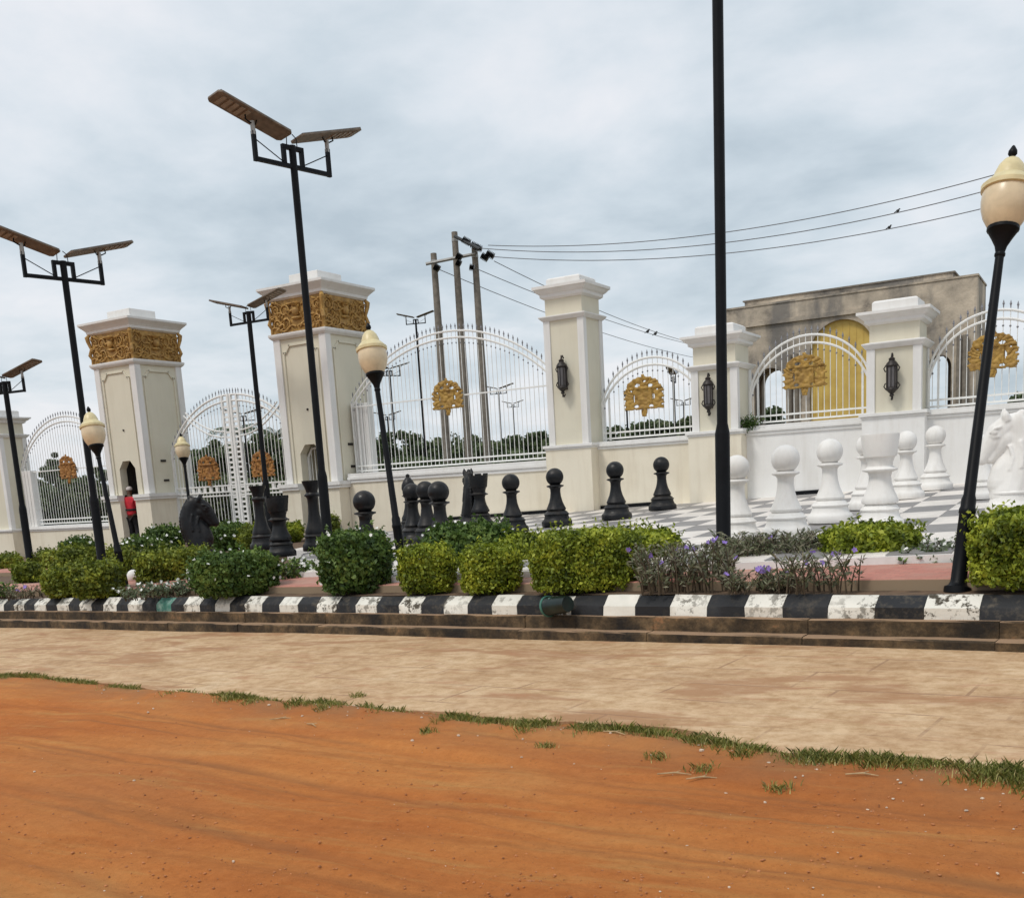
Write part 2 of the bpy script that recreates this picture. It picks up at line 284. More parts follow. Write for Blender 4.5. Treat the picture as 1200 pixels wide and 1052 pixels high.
# ------------------------------------------------------------------ mesh helpers
class MB:
    def __init__(s): s.v = []; s.f = []
    def add(s, vs_, fs_):
        o = len(s.v); s.v += [tuple(p) for p in vs_]; s.f += [tuple(i+o for i in f) for f in fs_]; return s
    def box(s, x0, x1, y0, y1, z0, z1):
        return s.add([(x0, y0, z0), (x1, y0, z0), (x1, y1, z0), (x0, y1, z0), (x0, y0, z1), (x1, y0, z1), (x1, y1, z1), (x0, y1, z1)],
                     [(0, 3, 2, 1), (4, 5, 6, 7), (0, 1, 5, 4), (1, 2, 6, 5), (2, 3, 7, 6), (3, 0, 4, 7)])
    def cbox(s, c, h, z0, z1, hy=None): return s.box(c[0]-h, c[0]+h, c[1]-(hy or h), c[1]+(hy or h), z0, z1)
    def frust(s, cx, cy, levels, sq=True):
        """stack of square rings: levels = [(half, z), ...]"""
        o = len(s.v)
        for h, z in levels: s.v += [(cx-h, cy-h, z), (cx+h, cy-h, z), (cx+h, cy+h, z), (cx-h, cy+h, z)]
        n = len(levels)
        s.f.append((o+3, o+2, o+1, o))
        for i in range(n-1):
            for k in range(4): s.f.append((o+i*4+k, o+i*4+(k+1) % 4, o+(i+1)*4+(k+1) % 4, o+(i+1)*4+k))
        e = o+(n-1)*4; s.f.append((e, e+1, e+2, e+3)); return s
    def lathe(s, prof, n=24, c=(0, 0, 0)):
        o = len(s.v); m_ = len(prof)
        for r, z in prof:
            for k in range(n):
                a = 2*math.pi*k/n; s.v.append((c[0]+r*math.cos(a), c[1]+r*math.sin(a), c[2]+z))
        for i in range(m_-1):
            for k in range(n): s.f.append((o+i*n+k, o+i*n+(k+1) % n, o+(i+1)*n+(k+1) % n, o+(i+1)*n+k))
        s.f.append(tuple(o+k for k in reversed(range(n)))); s.f.append(tuple(o+(m_-1)*n+k for k in range(n))); return s
    def tube(s, pts, rad, n=8):
        pts = [Vector(p) for p in pts]; L = len(pts); o = len(s.v)
        rads = rad if isinstance(rad, (list, tuple)) else [rad]*L
        prev = None
        for i, p in enumerate(pts):
            d = (pts[min(i+1, L-1)]-pts[max(i-1, 0)]).normalized()
            if prev is None:
                u = d.orthogonal().normalized()
            else:
                u = (prev-d*prev.dot(d)).normalized()
            prev = u; w_ = d.cross(u)
            for k in range(n):
                a = 2*math.pi*(k+0.5)/n; s.v.append(tuple(p+(u*math.cos(a)+w_*math.sin(a))*rads[i]))
        for i in range(L-1):
            for k in range(n): s.f.append((o+i*n+k, o+i*n+(k+1) % n, o+(i+1)*n+(k+1) % n, o+(i+1)*n+k))
        s.f.append(tuple(o+k for k in reversed(range(n)))); s.f.append(tuple(o+(L-1)*n+k for k in range(n))); return s
    def ball(s, c, r, n=12, m_=8, sc=(1, 1, 1)):
        prof = []; o = len(s.v)
        for i in range(1, m_):
            th = math.pi*i/m_
            for k in range(n):
                a = 2*math.pi*k/n; s.v.append((c[0]+sc[0]*r*math.sin(th)*math.cos(a), c[1]+sc[1]*r*math.sin(th)*math.sin(a), c[2]+sc[2]*r*math.cos(th)))
        t_ = len(s.v); s.v.append((c[0], c[1], c[2]+sc[2]*r)); s.v.append((c[0], c[1], c[2]-sc[2]*r))
        for i in range(m_-2):
            for k in range(n): s.f.append((o+i*n+k, o+(i+1)*n+k, o+(i+1)*n+(k+1) % n, o+i*n+(k+1) % n))
        for k in range(n):
            s.f.append((t_, o+k, o+(k+1) % n)); e = o+(m_-2)*n; s.f.append((t_+1, e+(k+1) % n, e+k))
        return s
    def extrude_xz(s, poly, y0, y1):
        """polygon in the x-z plane (counter-clockwise seen from -y), given thickness"""
        o = len(s.v); n = len(poly)
        s.v += [(x, y0, z) for x, z in poly]+[(x, y1, z) for x, z in poly]
        s.f.append(tuple(o+i for i in range(n))); s.f.append(tuple(o+n+i for i in reversed(range(n))))
        for i in range(n): j = (i+1) % n; s.f.append((o+i, o+n+i, o+n+j, o+j))
        return s
    def mesh(s, name):
        me = bpy.data.meshes.new(name); me.from_pydata(s.v, [], s.f); me.validate(clean_customdata=False); me.update(); return me
    def build(s, name, mat, parent=None, smooth=False, loc=None, bevel=0.0):
        me = s.mesh(name); return place(name, me, mat, parent, smooth, loc, bevel)
def place(name, me, mat, parent=None, smooth=False, loc=None, bevel=0.0):
    if mat is not None and not me.materials: me.materials.append(M[mat])
    if smooth:
        me.polygons.foreach_set('use_smooth', [True]*len(me.polygons))
        me.set_sharp_from_angle(angle=R(40)) if hasattr(me, 'set_sharp_from_angle') else None
    o = bpy.data.objects.new(name, me); COL.objects.link(o)
    if parent is not None: o.parent = parent
    if loc is not None: o.location = loc
    if bevel:
        b_ = o.modifiers.new('bevel', 'BEVEL'); b_.width = bevel; b_.segments = 2; b_.limit_method = 'ANGLE'
    return o
def tag(o, label, cat, group=None):
    o['label'] = label; o['category'] = cat
    if group: o['group'] = group
    return o
def thing(name, label, cat, loc=(0, 0, 0), group=None, rot=None):
    o = bpy.data.objects.new(name, None); COL.objects.link(o); o.location = loc; o.empty_display_size = 0.2
    if rot: o.rotation_euler = rot
    return tag(o, label, cat, group)
def struct(o): o['kind'] = 'structure'; return o
def stuff(o): o['kind'] = 'stuff'; return o
def fast_mesh(name, verts, quads, rnd=None):
    me = bpy.data.meshes.new(name); nv, nf = len(verts), len(quads); k = quads.shape[1]
    me.vertices.add(nv); me.vertices.foreach_set('co', np.ascontiguousarray(verts, dtype=np.float32).ravel())
    me.loops.add(nf*k); me.loops.foreach_set('vertex_index', np.ascontiguousarray(quads, dtype=np.int32).ravel())
    me.polygons.add(nf); me.polygons.foreach_set('loop_start', np.arange(0, nf*k, k, dtype=np.int32)); me.polygons.foreach_set('loop_total', np.full(nf, k, dtype=np.int32))
    me.update(calc_edges=True)
    if rnd is not None:
        a = me.attributes.new('rnd', 'FLOAT', 'FACE'); a.data.foreach_set('value', np.ascontiguousarray(rnd, dtype=np.float32))
    return me
def unit(a): return a/np.maximum(np.linalg.norm(a, axis=1, keepdims=True), 1e-6)
def leaves(c, nrm, length, width, spread=0.8, up=None):
    """one pointed leaf (two folded halves) for each centre c"""
    n = len(c); nn = unit(nrm+RNG.normal(size=(n, 3))*spread)
    tg = unit(np.cross(nn, RNG.normal(size=(n, 3)))) if up is None else unit(up+RNG.normal(size=(n, 3))*0.35)
    bt = unit(np.cross(nn, tg)); L = length*(0.6+0.8*RNG.random((n, 1))); W = width*(0.6+0.8*RNG.random((n, 1)))
    fold = nn*W*0.35
    v = np.stack([c-tg*L*0.5, c+bt*W*0.5+fold-tg*L*0.05, c+tg*L*0.5, c-bt*W*0.5+fold-tg*L*0.05], 1).reshape(-1, 3)
    q = np.arange(n*4).reshape(n, 4); return v, q
def snoise(P, s, seed=0):
    """cheap smooth value noise for numpy points"""
    a = np.sin(P[:, 0]*s*1.7+seed*1.3+2.1*np.sin(P[:, 1]*s*1.1+seed))+np.sin(P[:, 1]*s*1.9-seed+1.7*np.sin(P[:, 2]*s*1.3+seed*2))+np.sin(P[:, 2]*s*2.1+seed*0.7+1.9*np.sin(P[:, 0]*s*0.9-seed))
    return a/3
# ================================================================== GROUND, ROAD, KERB
_k = np.array([on_g(px, py, -0.17)[:2] for px, py in ((0, 700.5), (75, 700.5), (150, 700.5), (300, 699), (450, 697.5), (600, 696), (750, 696), (900, 696), (1050, 696), (1200, 697))])
KC = np.polyfit(_k[:, 0], _k[:, 1], 2)
def K(x):
    xa, xb = -17.0, 0.0
    if x < xa: return np.polyval(KC, xa)+(2*KC[0]*xa+KC[1])*(x-xa)
    if x > xb: return np.polyval(KC, xb)+(2*KC[0]*xb+KC[1])*(x-xb)
    return np.polyval(KC, x)
def KT(x):
    h = 0.05; d = (K(x+h)-K(x-h))/(2*h); n = math.hypot(1, d); return d/n, -1/n        # normal towards the road
def KP(x, o, dz=0.0):
    nx, ny = KT(x); y = K(x); return (x+nx*o, y+ny*o, G(x, y)-0.17+dz)
def ground_z(x, y):
    if y < 12: return RD(x)-0.12
    if y > 21: return G(x, 21.5)-0.14
    f = (y-12)/9; return (RD(x)-0.12)*(1-f)+(G(x, 21.5)-0.2)*f
xs = [-2500, -900, -300, -120, -60]+[-45+i*2.5 for i in range(29)]+[40, 90, 250, 900, 2500]
ys = [-900, -200, -60, -20, -8, 0, 4, 8, 12, 15, 18, 21, 23, 30, 45, 80, 150, 400, 1200, 3000]
mb = MB(); mb.v = [(x, y, ground_z(x, y)) for y in ys for x in xs]; nx_ = len(xs)
mb.f = [(j*nx_+i, j*nx_+i+1, (j+1)*nx_+i+1, (j+1)*nx_+i) for j in range(len(ys)-1) for i in range(nx_-1)]
struct(mb.build('ground', 'earth'))
# --- border between the dirt and the pale concrete, read off the photograph
_bd = [(-60, 792), (0, 797), (60, 797), (120, 801), (200, 813), (260, 816), (330, 824), (400, 832), (440, 834), (520, 836), (560, 842), (640, 846), (720, 851), (800, 860), (860, 868), (920, 880), (1000, 884), (1080, 892), (1150, 900), (1200, 908), (1260, 922)]
BDP = [on_road(px, py-3) for px, py in _bd]
def border_y(x):
    if x <= BDP[0].x: return BDP[0].y+(x-BDP[0].x)*(-0.12)
    if x >= BDP[-1].x: return BDP[-1].y+(x-BDP[-1].x)*(-0.5)
    for a, b in zip(BDP, BDP[1:]):
        if a.x <= x <= b.x: return a.y+(b.y-a.y)*(x-a.x)/(b.x-a.x)
def wob(x, s, k): return mnoise.noise(Vector((x*s, k, 0.3)))
def bedge(x): return border_y(x)+0.10*wob(x, 1.3, 1)+0.05*wob(x, 5.0, 2)+0.02*wob(x, 15, 3)
# --- dirt road: one displaced sheet with tyre ruts
gx = np.concatenate([np.linspace(-46, -16, 60, endpoint=False), np.linspace(-16, 7, 700, endpoint=False), np.linspace(7, 26, 40)])
gy = np.concatenate([np.linspace(-12, 2.0, 40, endpoint=False), np.linspace(2.0, 9.6, 300)])
XX, YY = np.meshgrid(gx, gy)
u = YY+0.13*XX
P3 = np.stack([XX.ravel(), YY.ravel(), np.zeros(XX.size)], 1)
hz = np.zeros(XX.size)
for s_, a_, sd in ((0.5, 0.02, 1), (1.7, 0.012, 2), (4.1, 0.006, 3), (11.0, 0.003, 8), (24.0, 0.002, 12)): hz += a_*snoise(P3, s_, sd)
Pst = P3.copy(); Pst[:, 0] *= 0.22; Pst[:, 1] = (YY+0.13*XX).ravel()
for s_, a_, sd in ((3.0, 0.011, 4), (7.3, 0.009, 5), (15.0, 0.006, 6), (31.0, 0.004, 7)): hz += a_*snoise(Pst, s_, sd)
ul = u.ravel()+0.08*snoise(P3, 0.5, 9)
for c_, w_, d_ in ((5.30, 0.07, -0.022), (5.16, .04, -.012), (5.05, 0.06, 0.014), (4.45, 0.07, -0.018), (4.33, .04, -.010), (3.72, 0.09, -0.022), (3.55, .04, -.012), (3.46, 0.05, 0.016), (2.88, 0.09, -0.022), (2.70, .05, -.012), (2.3, 0.12, -0.02), (6.0, 0.25, 0.012)):
    hz += d_*np.exp(-((ul-c_)/w_)**2)
rutv = np.zeros(XX.size)
for c_, w_ in ((5.30, 0.035), (5.16, .022), (4.45, 0.03), (4.33, .02), (3.72, 0.05), (3.55, .025), (3.42, .02), (2.88, 0.05), (2.70, .03), (2.2, 0.06), (5.75, .03), (4.1, .02), (4.9, .02)): rutv = np.maximum(rutv, np.exp(-((ul-c_)/w_)**2))
bz = np.array([border_y(x) for x in gx]); dist = (YY-bz[None, :]).ravel()
hz += 0.03*np.exp(-((dist+0.28)/0.22)**2)+0.012*np.exp(-((dist+0.75)/0.25)**2)
hz = np.where(dist > 0.12, -0.06, hz-0.012)
road = np.array([RD(x) for x in gx]); ZZ = np.tile(road, len(gy))+hz
nX = len(gx); idx = np.arange(nX*len(gy)).reshape(len(gy), nX)
q = np.stack([idx[:-1, :-1].ravel(), idx[:-1, 1:].ravel(), idx[1:, 1:].ravel(), idx[1:, :-1].ravel()], 1)
me = fast_mesh('dirt_road', np.stack([XX.ravel(), YY.ravel(), ZZ], 1), q)
for nm_, val in (('edge', np.exp(-np.abs(dist)/0.45)), ('rut', rutv)):
    at_ = me.attributes.new(nm_, 'FLOAT', 'POINT'); at_.data.foreach_set('value', val.astype(np.float32))
o = struct(place('dirt_road', me, 'dirt', smooth=False)); me.polygons.foreach_set('use_smooth', [True]*len(me.polygons))
def dirt_z(x, y):
    i = int(np.clip(np.searchsorted(gx, x), 1, nX-1)); j = int(np.clip(np.searchsorted(gy, y), 1, len(gy)-1)); return ZZ[j*nX+i]
# --- pale concrete strip, slab with a broken front edge
cx_ = np.concatenate([np.linspace(-46, -18, 40, endpoint=False), np.linspace(-18, 8, 520, endpoint=False), np.linspace(8, 26, 30)])
mb = MB()
rows = 9
for x in cx_:
    y0 = bedge(x); y1 = K(x)-0.30
    for r_ in range(rows):
        f = r_/(rows-1); y = y0+(y1-y0)*f
        mb.v.append((x, y, RD(x)+0.006*math.sin(x*1.3+y*2)+(0.004 if r_ else -0.004)))
    mb.v.append((x, y0+0.01, RD(x)-0.07))
st = rows+1
for i in range(len(cx_)-1):
    for r_ in range(rows-1): mb.f.append((i*st+r_, (i+1)*st+r_, (i+1)*st+r_+1, i*st+r_+1))
    mb.f.append((i*st+rows, (i+1)*st+rows, (i+1)*st, i*st))
struct(mb.build('concrete_pavement', 'concrete', smooth=True))
# --- gutter steps under the kerb
def sweep(x0, x1, n, prof, jit=0.0, seed=0):
    """prof = [(offset towards road, dz)] swept along the kerb line"""
    m_ = MB(); k = len(prof)
    for i in range(n+1):
        x = x0+(x1-x0)*i/n
        for j, (o_, dz) in enumerate(prof):
            e = jit*mnoise.noise(Vector((x*2.3, j*3.1+seed, seed)))
            p = KP(x, o_+e, dz+0.6*e); m_.v.append(p)
    for i in range(n):
        for j in range(k-1): m_.f.append((i*k+j, i*k+j+1, (i+1)*k+j+1, (i+1)*k+j))
    m_.f.append(tuple(reversed(range(k)))) ; m_.f.append(tuple(n*k+j for j in range(k)))
    return m_
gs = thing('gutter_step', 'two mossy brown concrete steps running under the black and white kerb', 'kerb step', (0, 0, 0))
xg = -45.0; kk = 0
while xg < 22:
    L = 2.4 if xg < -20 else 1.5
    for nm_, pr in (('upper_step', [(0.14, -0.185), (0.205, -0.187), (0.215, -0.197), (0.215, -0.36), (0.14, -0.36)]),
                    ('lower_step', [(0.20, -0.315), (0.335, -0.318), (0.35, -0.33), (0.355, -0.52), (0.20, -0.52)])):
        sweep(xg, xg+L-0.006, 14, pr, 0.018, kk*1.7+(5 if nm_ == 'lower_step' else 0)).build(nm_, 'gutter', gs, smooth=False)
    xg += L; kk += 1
# --- painted kerb: one block for each painted length
bnd = [7.5, 20, 31.7, 43.7, 57.5, 70.3, 83.8, 96.3, 110.5, 124.2, 139.7, 153.3, 170, 186.3, 204, 219, 237.5, 254.5, 273, 290.5, 310.5, 330.75, 352.5, 374, 397.3, 420, 445, 471, 497, 523, 551, 580, 609.5, 640, 672, 710, 747.3, 787.5, 831, 875.5, 920, 972.5, 1027.5, 1085, 1150]
def kx(px):
    lo, hi = -30.0, 8.0
    for _ in range(50):
        m_ = (lo+hi)/2
        if project(KP(m_, 0.1, -0.1))[0] < px: lo = m_
        else: hi = m_
    return (lo+hi)/2
kb = [kx(p) for p in bnd]
Lk = (kb[-1]-kb[0])/(len(kb)-1)
kb = [kb[0]-Lk*i for i in range(40, 0, -1)]+kb+[kb[-1]+Lk*i for i in range(1, 22)]
kerb = thing('painted_kerb', 'roadside kerb of alternating worn black and white painted blocks', 'kerb', (0, 0, 0))
for i in range(len(kb)-1):
    white = (i-40) % 2 == 1; j = i-40
    e1, e2 = random.uniform(-.008, .008), random.uniform(-.008, .008)
    pr = [(0.0, -0.25), (0.0, -0.004+e1), (0.02, e1), (0.045, -0.004+e1), (0.135+e2, -0.078), (0.150+e2, -0.095), (0.154, -0.20), (0.10, -0.25)]
    mat_ = 'kerb_white' if white else 'kerb_black'
    ob = sweep(kb[i]+0.002, kb[i+1]-0.002, 5, pr, 0.010, i*0.37).build('kerb_block', mat_, kerb, smooth=True)
    if j == 13: ob.data.materials[0] = M['kerb_green']; ob['label'] = 'white block smeared with green paint'
# --- soil of the flower bed and garden
mb = MB(); sx = np.linspace(-45, 25, 141); nr = 30
for x in sx:
    for r_ in range(nr+1):
        f = r_/nr; y = K(x)+0.012+(21.3-K(x))*f
        mb.v.append((x, y, G(x, y)-0.18+0.02*mnoise.noise(Vector((x*1.5, y*1.5, 0)))))
for i in range(len(sx)-1):
    for r_ in range(nr): mb.f.append((i*(nr+1)+r_, (i+1)*(nr+1)+r_, (i+1)*(nr+1)+r_+1, i*(nr+1)+r_+1))
struct(mb.build('garden_soil', 'soil', smooth=True))
# --- red path behind the bed (front lip shows) and its branch at the left
def path_strip(name, fx0, fx1, of, ob_, top):
    n = 60; m_ = MB()
    for i in range(n+1):
        x = fx0+(fx1-fx0)*i/n
        for o_, dz in ((of, -0.3), (of, top-0.008), (of-0.012, top), ((of+ob_)/2, top), (ob_, top), (ob_, -0.3)):
            nx, ny = KT(x); y = K(x); xx, yy = x+nx*o_, y+ny*o_; m_.v.append((xx, yy, G(xx, yy)+dz))
    for i in range(n):
        for j in range(5): m_.f.append((i*6+j, (i+1)*6+j, (i+1)*6+j+1, i*6+j+1))
    return m_.build(name, 'path')
struct(path_strip('red_path', -40, 20, -0.27, -1.22, -0.085))
mb = MB(); pts = [(-24, 14.6), (-13.4, 13.2), (-13.4, 14.6), (-24, 16.4)]
for x, y in pts: mb.v.append((x, y, G(x, y)-0.10))
for x, y in pts: mb.v.append((x, y, G(x, y)-0.3))
mb.f = [(0, 1, 2, 3), (0, 4, 5, 1), (1, 5, 6, 2), (2, 6, 7, 3), (3, 7, 4, 0)]
struct(mb.build('red_path', 'path'))
# --- chess floor: slab with single tiles laid on it
TX, TY, BX0, BY0, NXT, NYT = 0.58, 0.90, -13.34, 10.05, 25, 11
def tile_on(i, j):
    x = BX0+(i+.5)*TX; y = BY0+(j+.5)*TY
    return not (x < -8.3 and y < 10.05+(-8.3-x)*1.0)
floor = MB()
for i in range(NXT):
    js = [j for j in range(NYT) if tile_on(i, j)]
    x0, x1 = BX0+i*TX, BX0+(i+1)*TX; y0 = BY0+js[0]*TY-0.03; y1 = 20.3
    z = [G(x, y)-0.012 for x, y in ((x0, y0), (x1, y0), (x1, y1), (x0, y1))]
    floor.add([(x0, y0, z[0]-.3), (x1, y0, z[1]-.3), (x1, y1, z[2]-.3), (x0, y1, z[3]-.3), (x0, y0, z[0]), (x1, y0, z[1]), (x1, y1, z[2]), (x0, y1, z[3])],
              [(4, 5, 6, 7), (0, 1, 5, 4), (1, 2, 6, 5), (2, 3, 7, 6), (3, 0, 4, 7)])
board = struct(floor.build('chess_floor', 'trim'))
g_ = 0.004
tm = MB(); dzx, dzy = GB*(TX-2*g_)/2, GC*(TY-2*g_)/2; hx_, hy_ = TX/2-g_, TY/2-g_
vs4 = [(-hx_, -hy_, -dzx-dzy), (hx_, -hy_, dzx-dzy), (hx_, hy_, dzx+dzy), (-hx_, hy_, -dzx+dzy)]
tm.v = [(x, y, z-0.02) for x, y, z in vs4]+[(x, y, z-0.002) for x, y, z in vs4]+[(x*0.99, y*0.993, z) for x, y, z in vs4]
tm.f = [(0, 1, 5, 4), (1, 2, 6, 5), (2, 3, 7, 6), (3, 0, 4, 7), (4, 5, 9, 8), (5, 6, 10, 9), (6, 7, 11, 10), (7, 4, 8, 11), (8, 9, 10, 11)]
tmw = tm.mesh('tile_white'); tmd = tm.mesh('tile_dark')
for i in range(NXT):
    for j in range(NYT):
        if tile_on(i, j):
            x = BX0+(i+.5)*TX; y = BY0+(j+.5)*TY; wv = (i+j) % 2
            place('tile', tmw if wv else tmd, 'tile_white' if wv else 'tile_dark', board, loc=(x, y, G(x, y)+random.uniform(0, .002)))
# ================================================================== WALL, PILLARS, FENCES, GATE
YF, YW, YFEN, YGATE = 19.92, 20.22, 20.60, 20.80      # pillar fronts, wall front, fence plane, gate plane
Z0 = CAMZ
def ledge(mb_, x0, x1, y0, y1, z0, z1, ov=0.06):
    """moulded ledge: a stepped band that overhangs the front and the ends"""
    h = z1-z0
    mb_.box(x0-ov*0.4, x1+ov*0.4, y0-ov*0.4, y1+ov*0.4, z0, z0+h*0.4)
    mb_.box(x0-ov, x1+ov, y0-ov, y1+ov, z0+h*0.4, z1)
def small_pillar(cx, zl, zs, zc, label, base_mat='cream', left=None):
    """zl ledge bottom, zs shaft top (camera heights), zc = (collar top, neck top, cornice top, cap top)"""
    w = 0.475; cy = YF+w; gz = G(cx, YF)-0.25-Z0
    t_ = thing('boundary_pillar', label, 'pillar', (cx, cy, gz+Z0), 'square moulded pillars along the boundary wall')
    L = lambda z: z-gz
    m_ = MB(); m_.box(-w-.07, w+.07, -w-.05, w+.05, 0, L(zl)); m_.build('plinth', base_mat, t_)
    m_ = MB(); ledge(m_, -w-.07, w+.07, -w-.05, w+.05, L(zl), L(zl+.10), .05); m_.build('plinth_ledge', 'trim', t_, bevel=.008)
    m_ = MB(); m_.box(-w+.03, w-.03, -w+.03, w-.03, L(zl+.10), L(zs)); m_.build('shaft', 'cream2', t_)
    for sx_ in (-1, 1):
        for sy_ in (-1, 1):
            m_ = MB(); x_ = sorted((sx_*w, sx_*(w-.15))); y_ = sorted((sy_*w, sy_*(w-.15)))
            m_.box(x_[0], x_[1], y_[0], y_[1], L(zl+.10), L(zs)); m_.build('corner_strip', 'trim', t_, bevel=.006)
    m_ = MB(); m_.frust(0, 0, [(w+.01, L(zs)), (w+.03, L(zs+.02)), (w+.075, L(zc[0]-.02)), (w+.075, L(zc[0])), (w-.02, L(zc[0]+.02))]); m_.build('collar', 'trim', t_)
    m_ = MB(); m_.frust(0, 0, [(w-.045, L(zc[0]+.01)), (w-.045, L(zc[1]))]); m_.build('neck', 'cream2', t_)
    a, b_ = zc[1], zc[2]; h = b_-a
    m_ = MB(); m_.frust(0, 0, [(w-.03, L(a)), (w+.03, L(a+.15*h)), (w+.035, L(a+.38*h)), (w+.08, L(a+.5*h)), (w+.125, L(a+.72*h)), (w+.155, L(a+.78*h)), (w+.155, L(b_))]); m_.build('cornice', 'trim', t_)
    m_ = MB(); m_.frust(0, 0, [(w-.08, L(b_)), (w-.08, L(zc[3])-.03), (w-.12, L(zc[3]))]); m_.build('cap', 'trim', t_, bevel=.01)
    return t_
P_D = small_pillar(-9.96, .55, 3.24, (3.33, 3.68, 3.94, 4.12), 'tallest plain cream pillar with a lantern, between the wide and a narrow arched fence')
P_E = small_pillar(-6.70, .60, 1.88, (1.97, 2.33, 2.54, 2.74), 'cream lantern pillar with cream plinth behind the tall black street pole')
P_F = small_pillar(-3.33, .68, 1.92, (2.02, 2.34, 2.57, 2.77), 'cream lantern pillar on a white plinth in front of the raw concrete building', 'white')
P_G = small_pillar(-0.10, .72, 1.96, (2.06, 2.38, 2.61, 2.81), 'cream pillar at the far end of the white wall past the white horse', 'white')
P_A = small_pillar(-30.12, -.72, 2.20, (2.30, 2.64, 2.83, 3.06), 'plain cream pillar at the end of the fence beyond the gate tower')
# --- gate towers
def scroll(m_, x, z, s, turns, r0, flip=1, y=-.02, th=.022):
    pts = []
    for i in range(22):
        a = turns*2*math.pi*i/21; rr = r0*(1-0.8*i/21)
        pts.append((x+flip*s*rr*math.cos(a), y-.012*i/21, z+s*rr*math.sin(a)))
    m_.tube(pts, [th*(1-.5*i/21) for i in range(22)], 6)
def frieze_face(hw, h):
    """relief of a crowned head between acanthus scrolls, in local x-z with the face towards -y"""
    m_ = MB(); r_ = random.Random(3)
    for cx_ in (-.0,):
        m_.ball((cx_, -.035, h*.60), .105, 12, 8, (1, .75, 1.15)); m_.box(cx_-.10, cx_+.10, -.07, 0, h*.70, h*.76)
        m_.lathe([(.085, 0), (.12, .045), (.13, .06), (.05, .10)], 12, (cx_, -.03, h*.75))
        m_.ball((cx_, -.03, h*.40), .12, 10, 6, (1.3, .55, .35))
    for f in (-1, 1):
        scroll(m_, f*hw*.42, h*.24, 1, 1.7, .17, f); scroll(m_, f*hw*.78, h*.26, 1, 1.6, .13, -f)
        scroll(m_, f*hw*.45, h*.66, 1, 1.5, .15, -f); scroll(m_, f*hw*.80, h*.70, 1, 1.4, .12, f)
        for i in range(26):
            x = f*r_.uniform(.12, .97)*hw; z = r_.uniform(.06, .94)*h; a = r_.uniform(0, 6.28); l = r_.uniform(.06, .15)
            m_.tube([(x-l*math.cos(a), -.005, z-l*math.sin(a)), (x, -.045-.02*r_.random(), z+.02), (x+l*math.cos(a+.5), -.005, z+l*math.sin(a+.5))], [.008, .028, .008], 6)
        pts = [(f*hw*q_, -.03, h*(.13+.07*math.sin(q_*9))) for q_ in np.linspace(.03, .98, 20)]
        m_.tube(pts, .022, 6)
    return m_
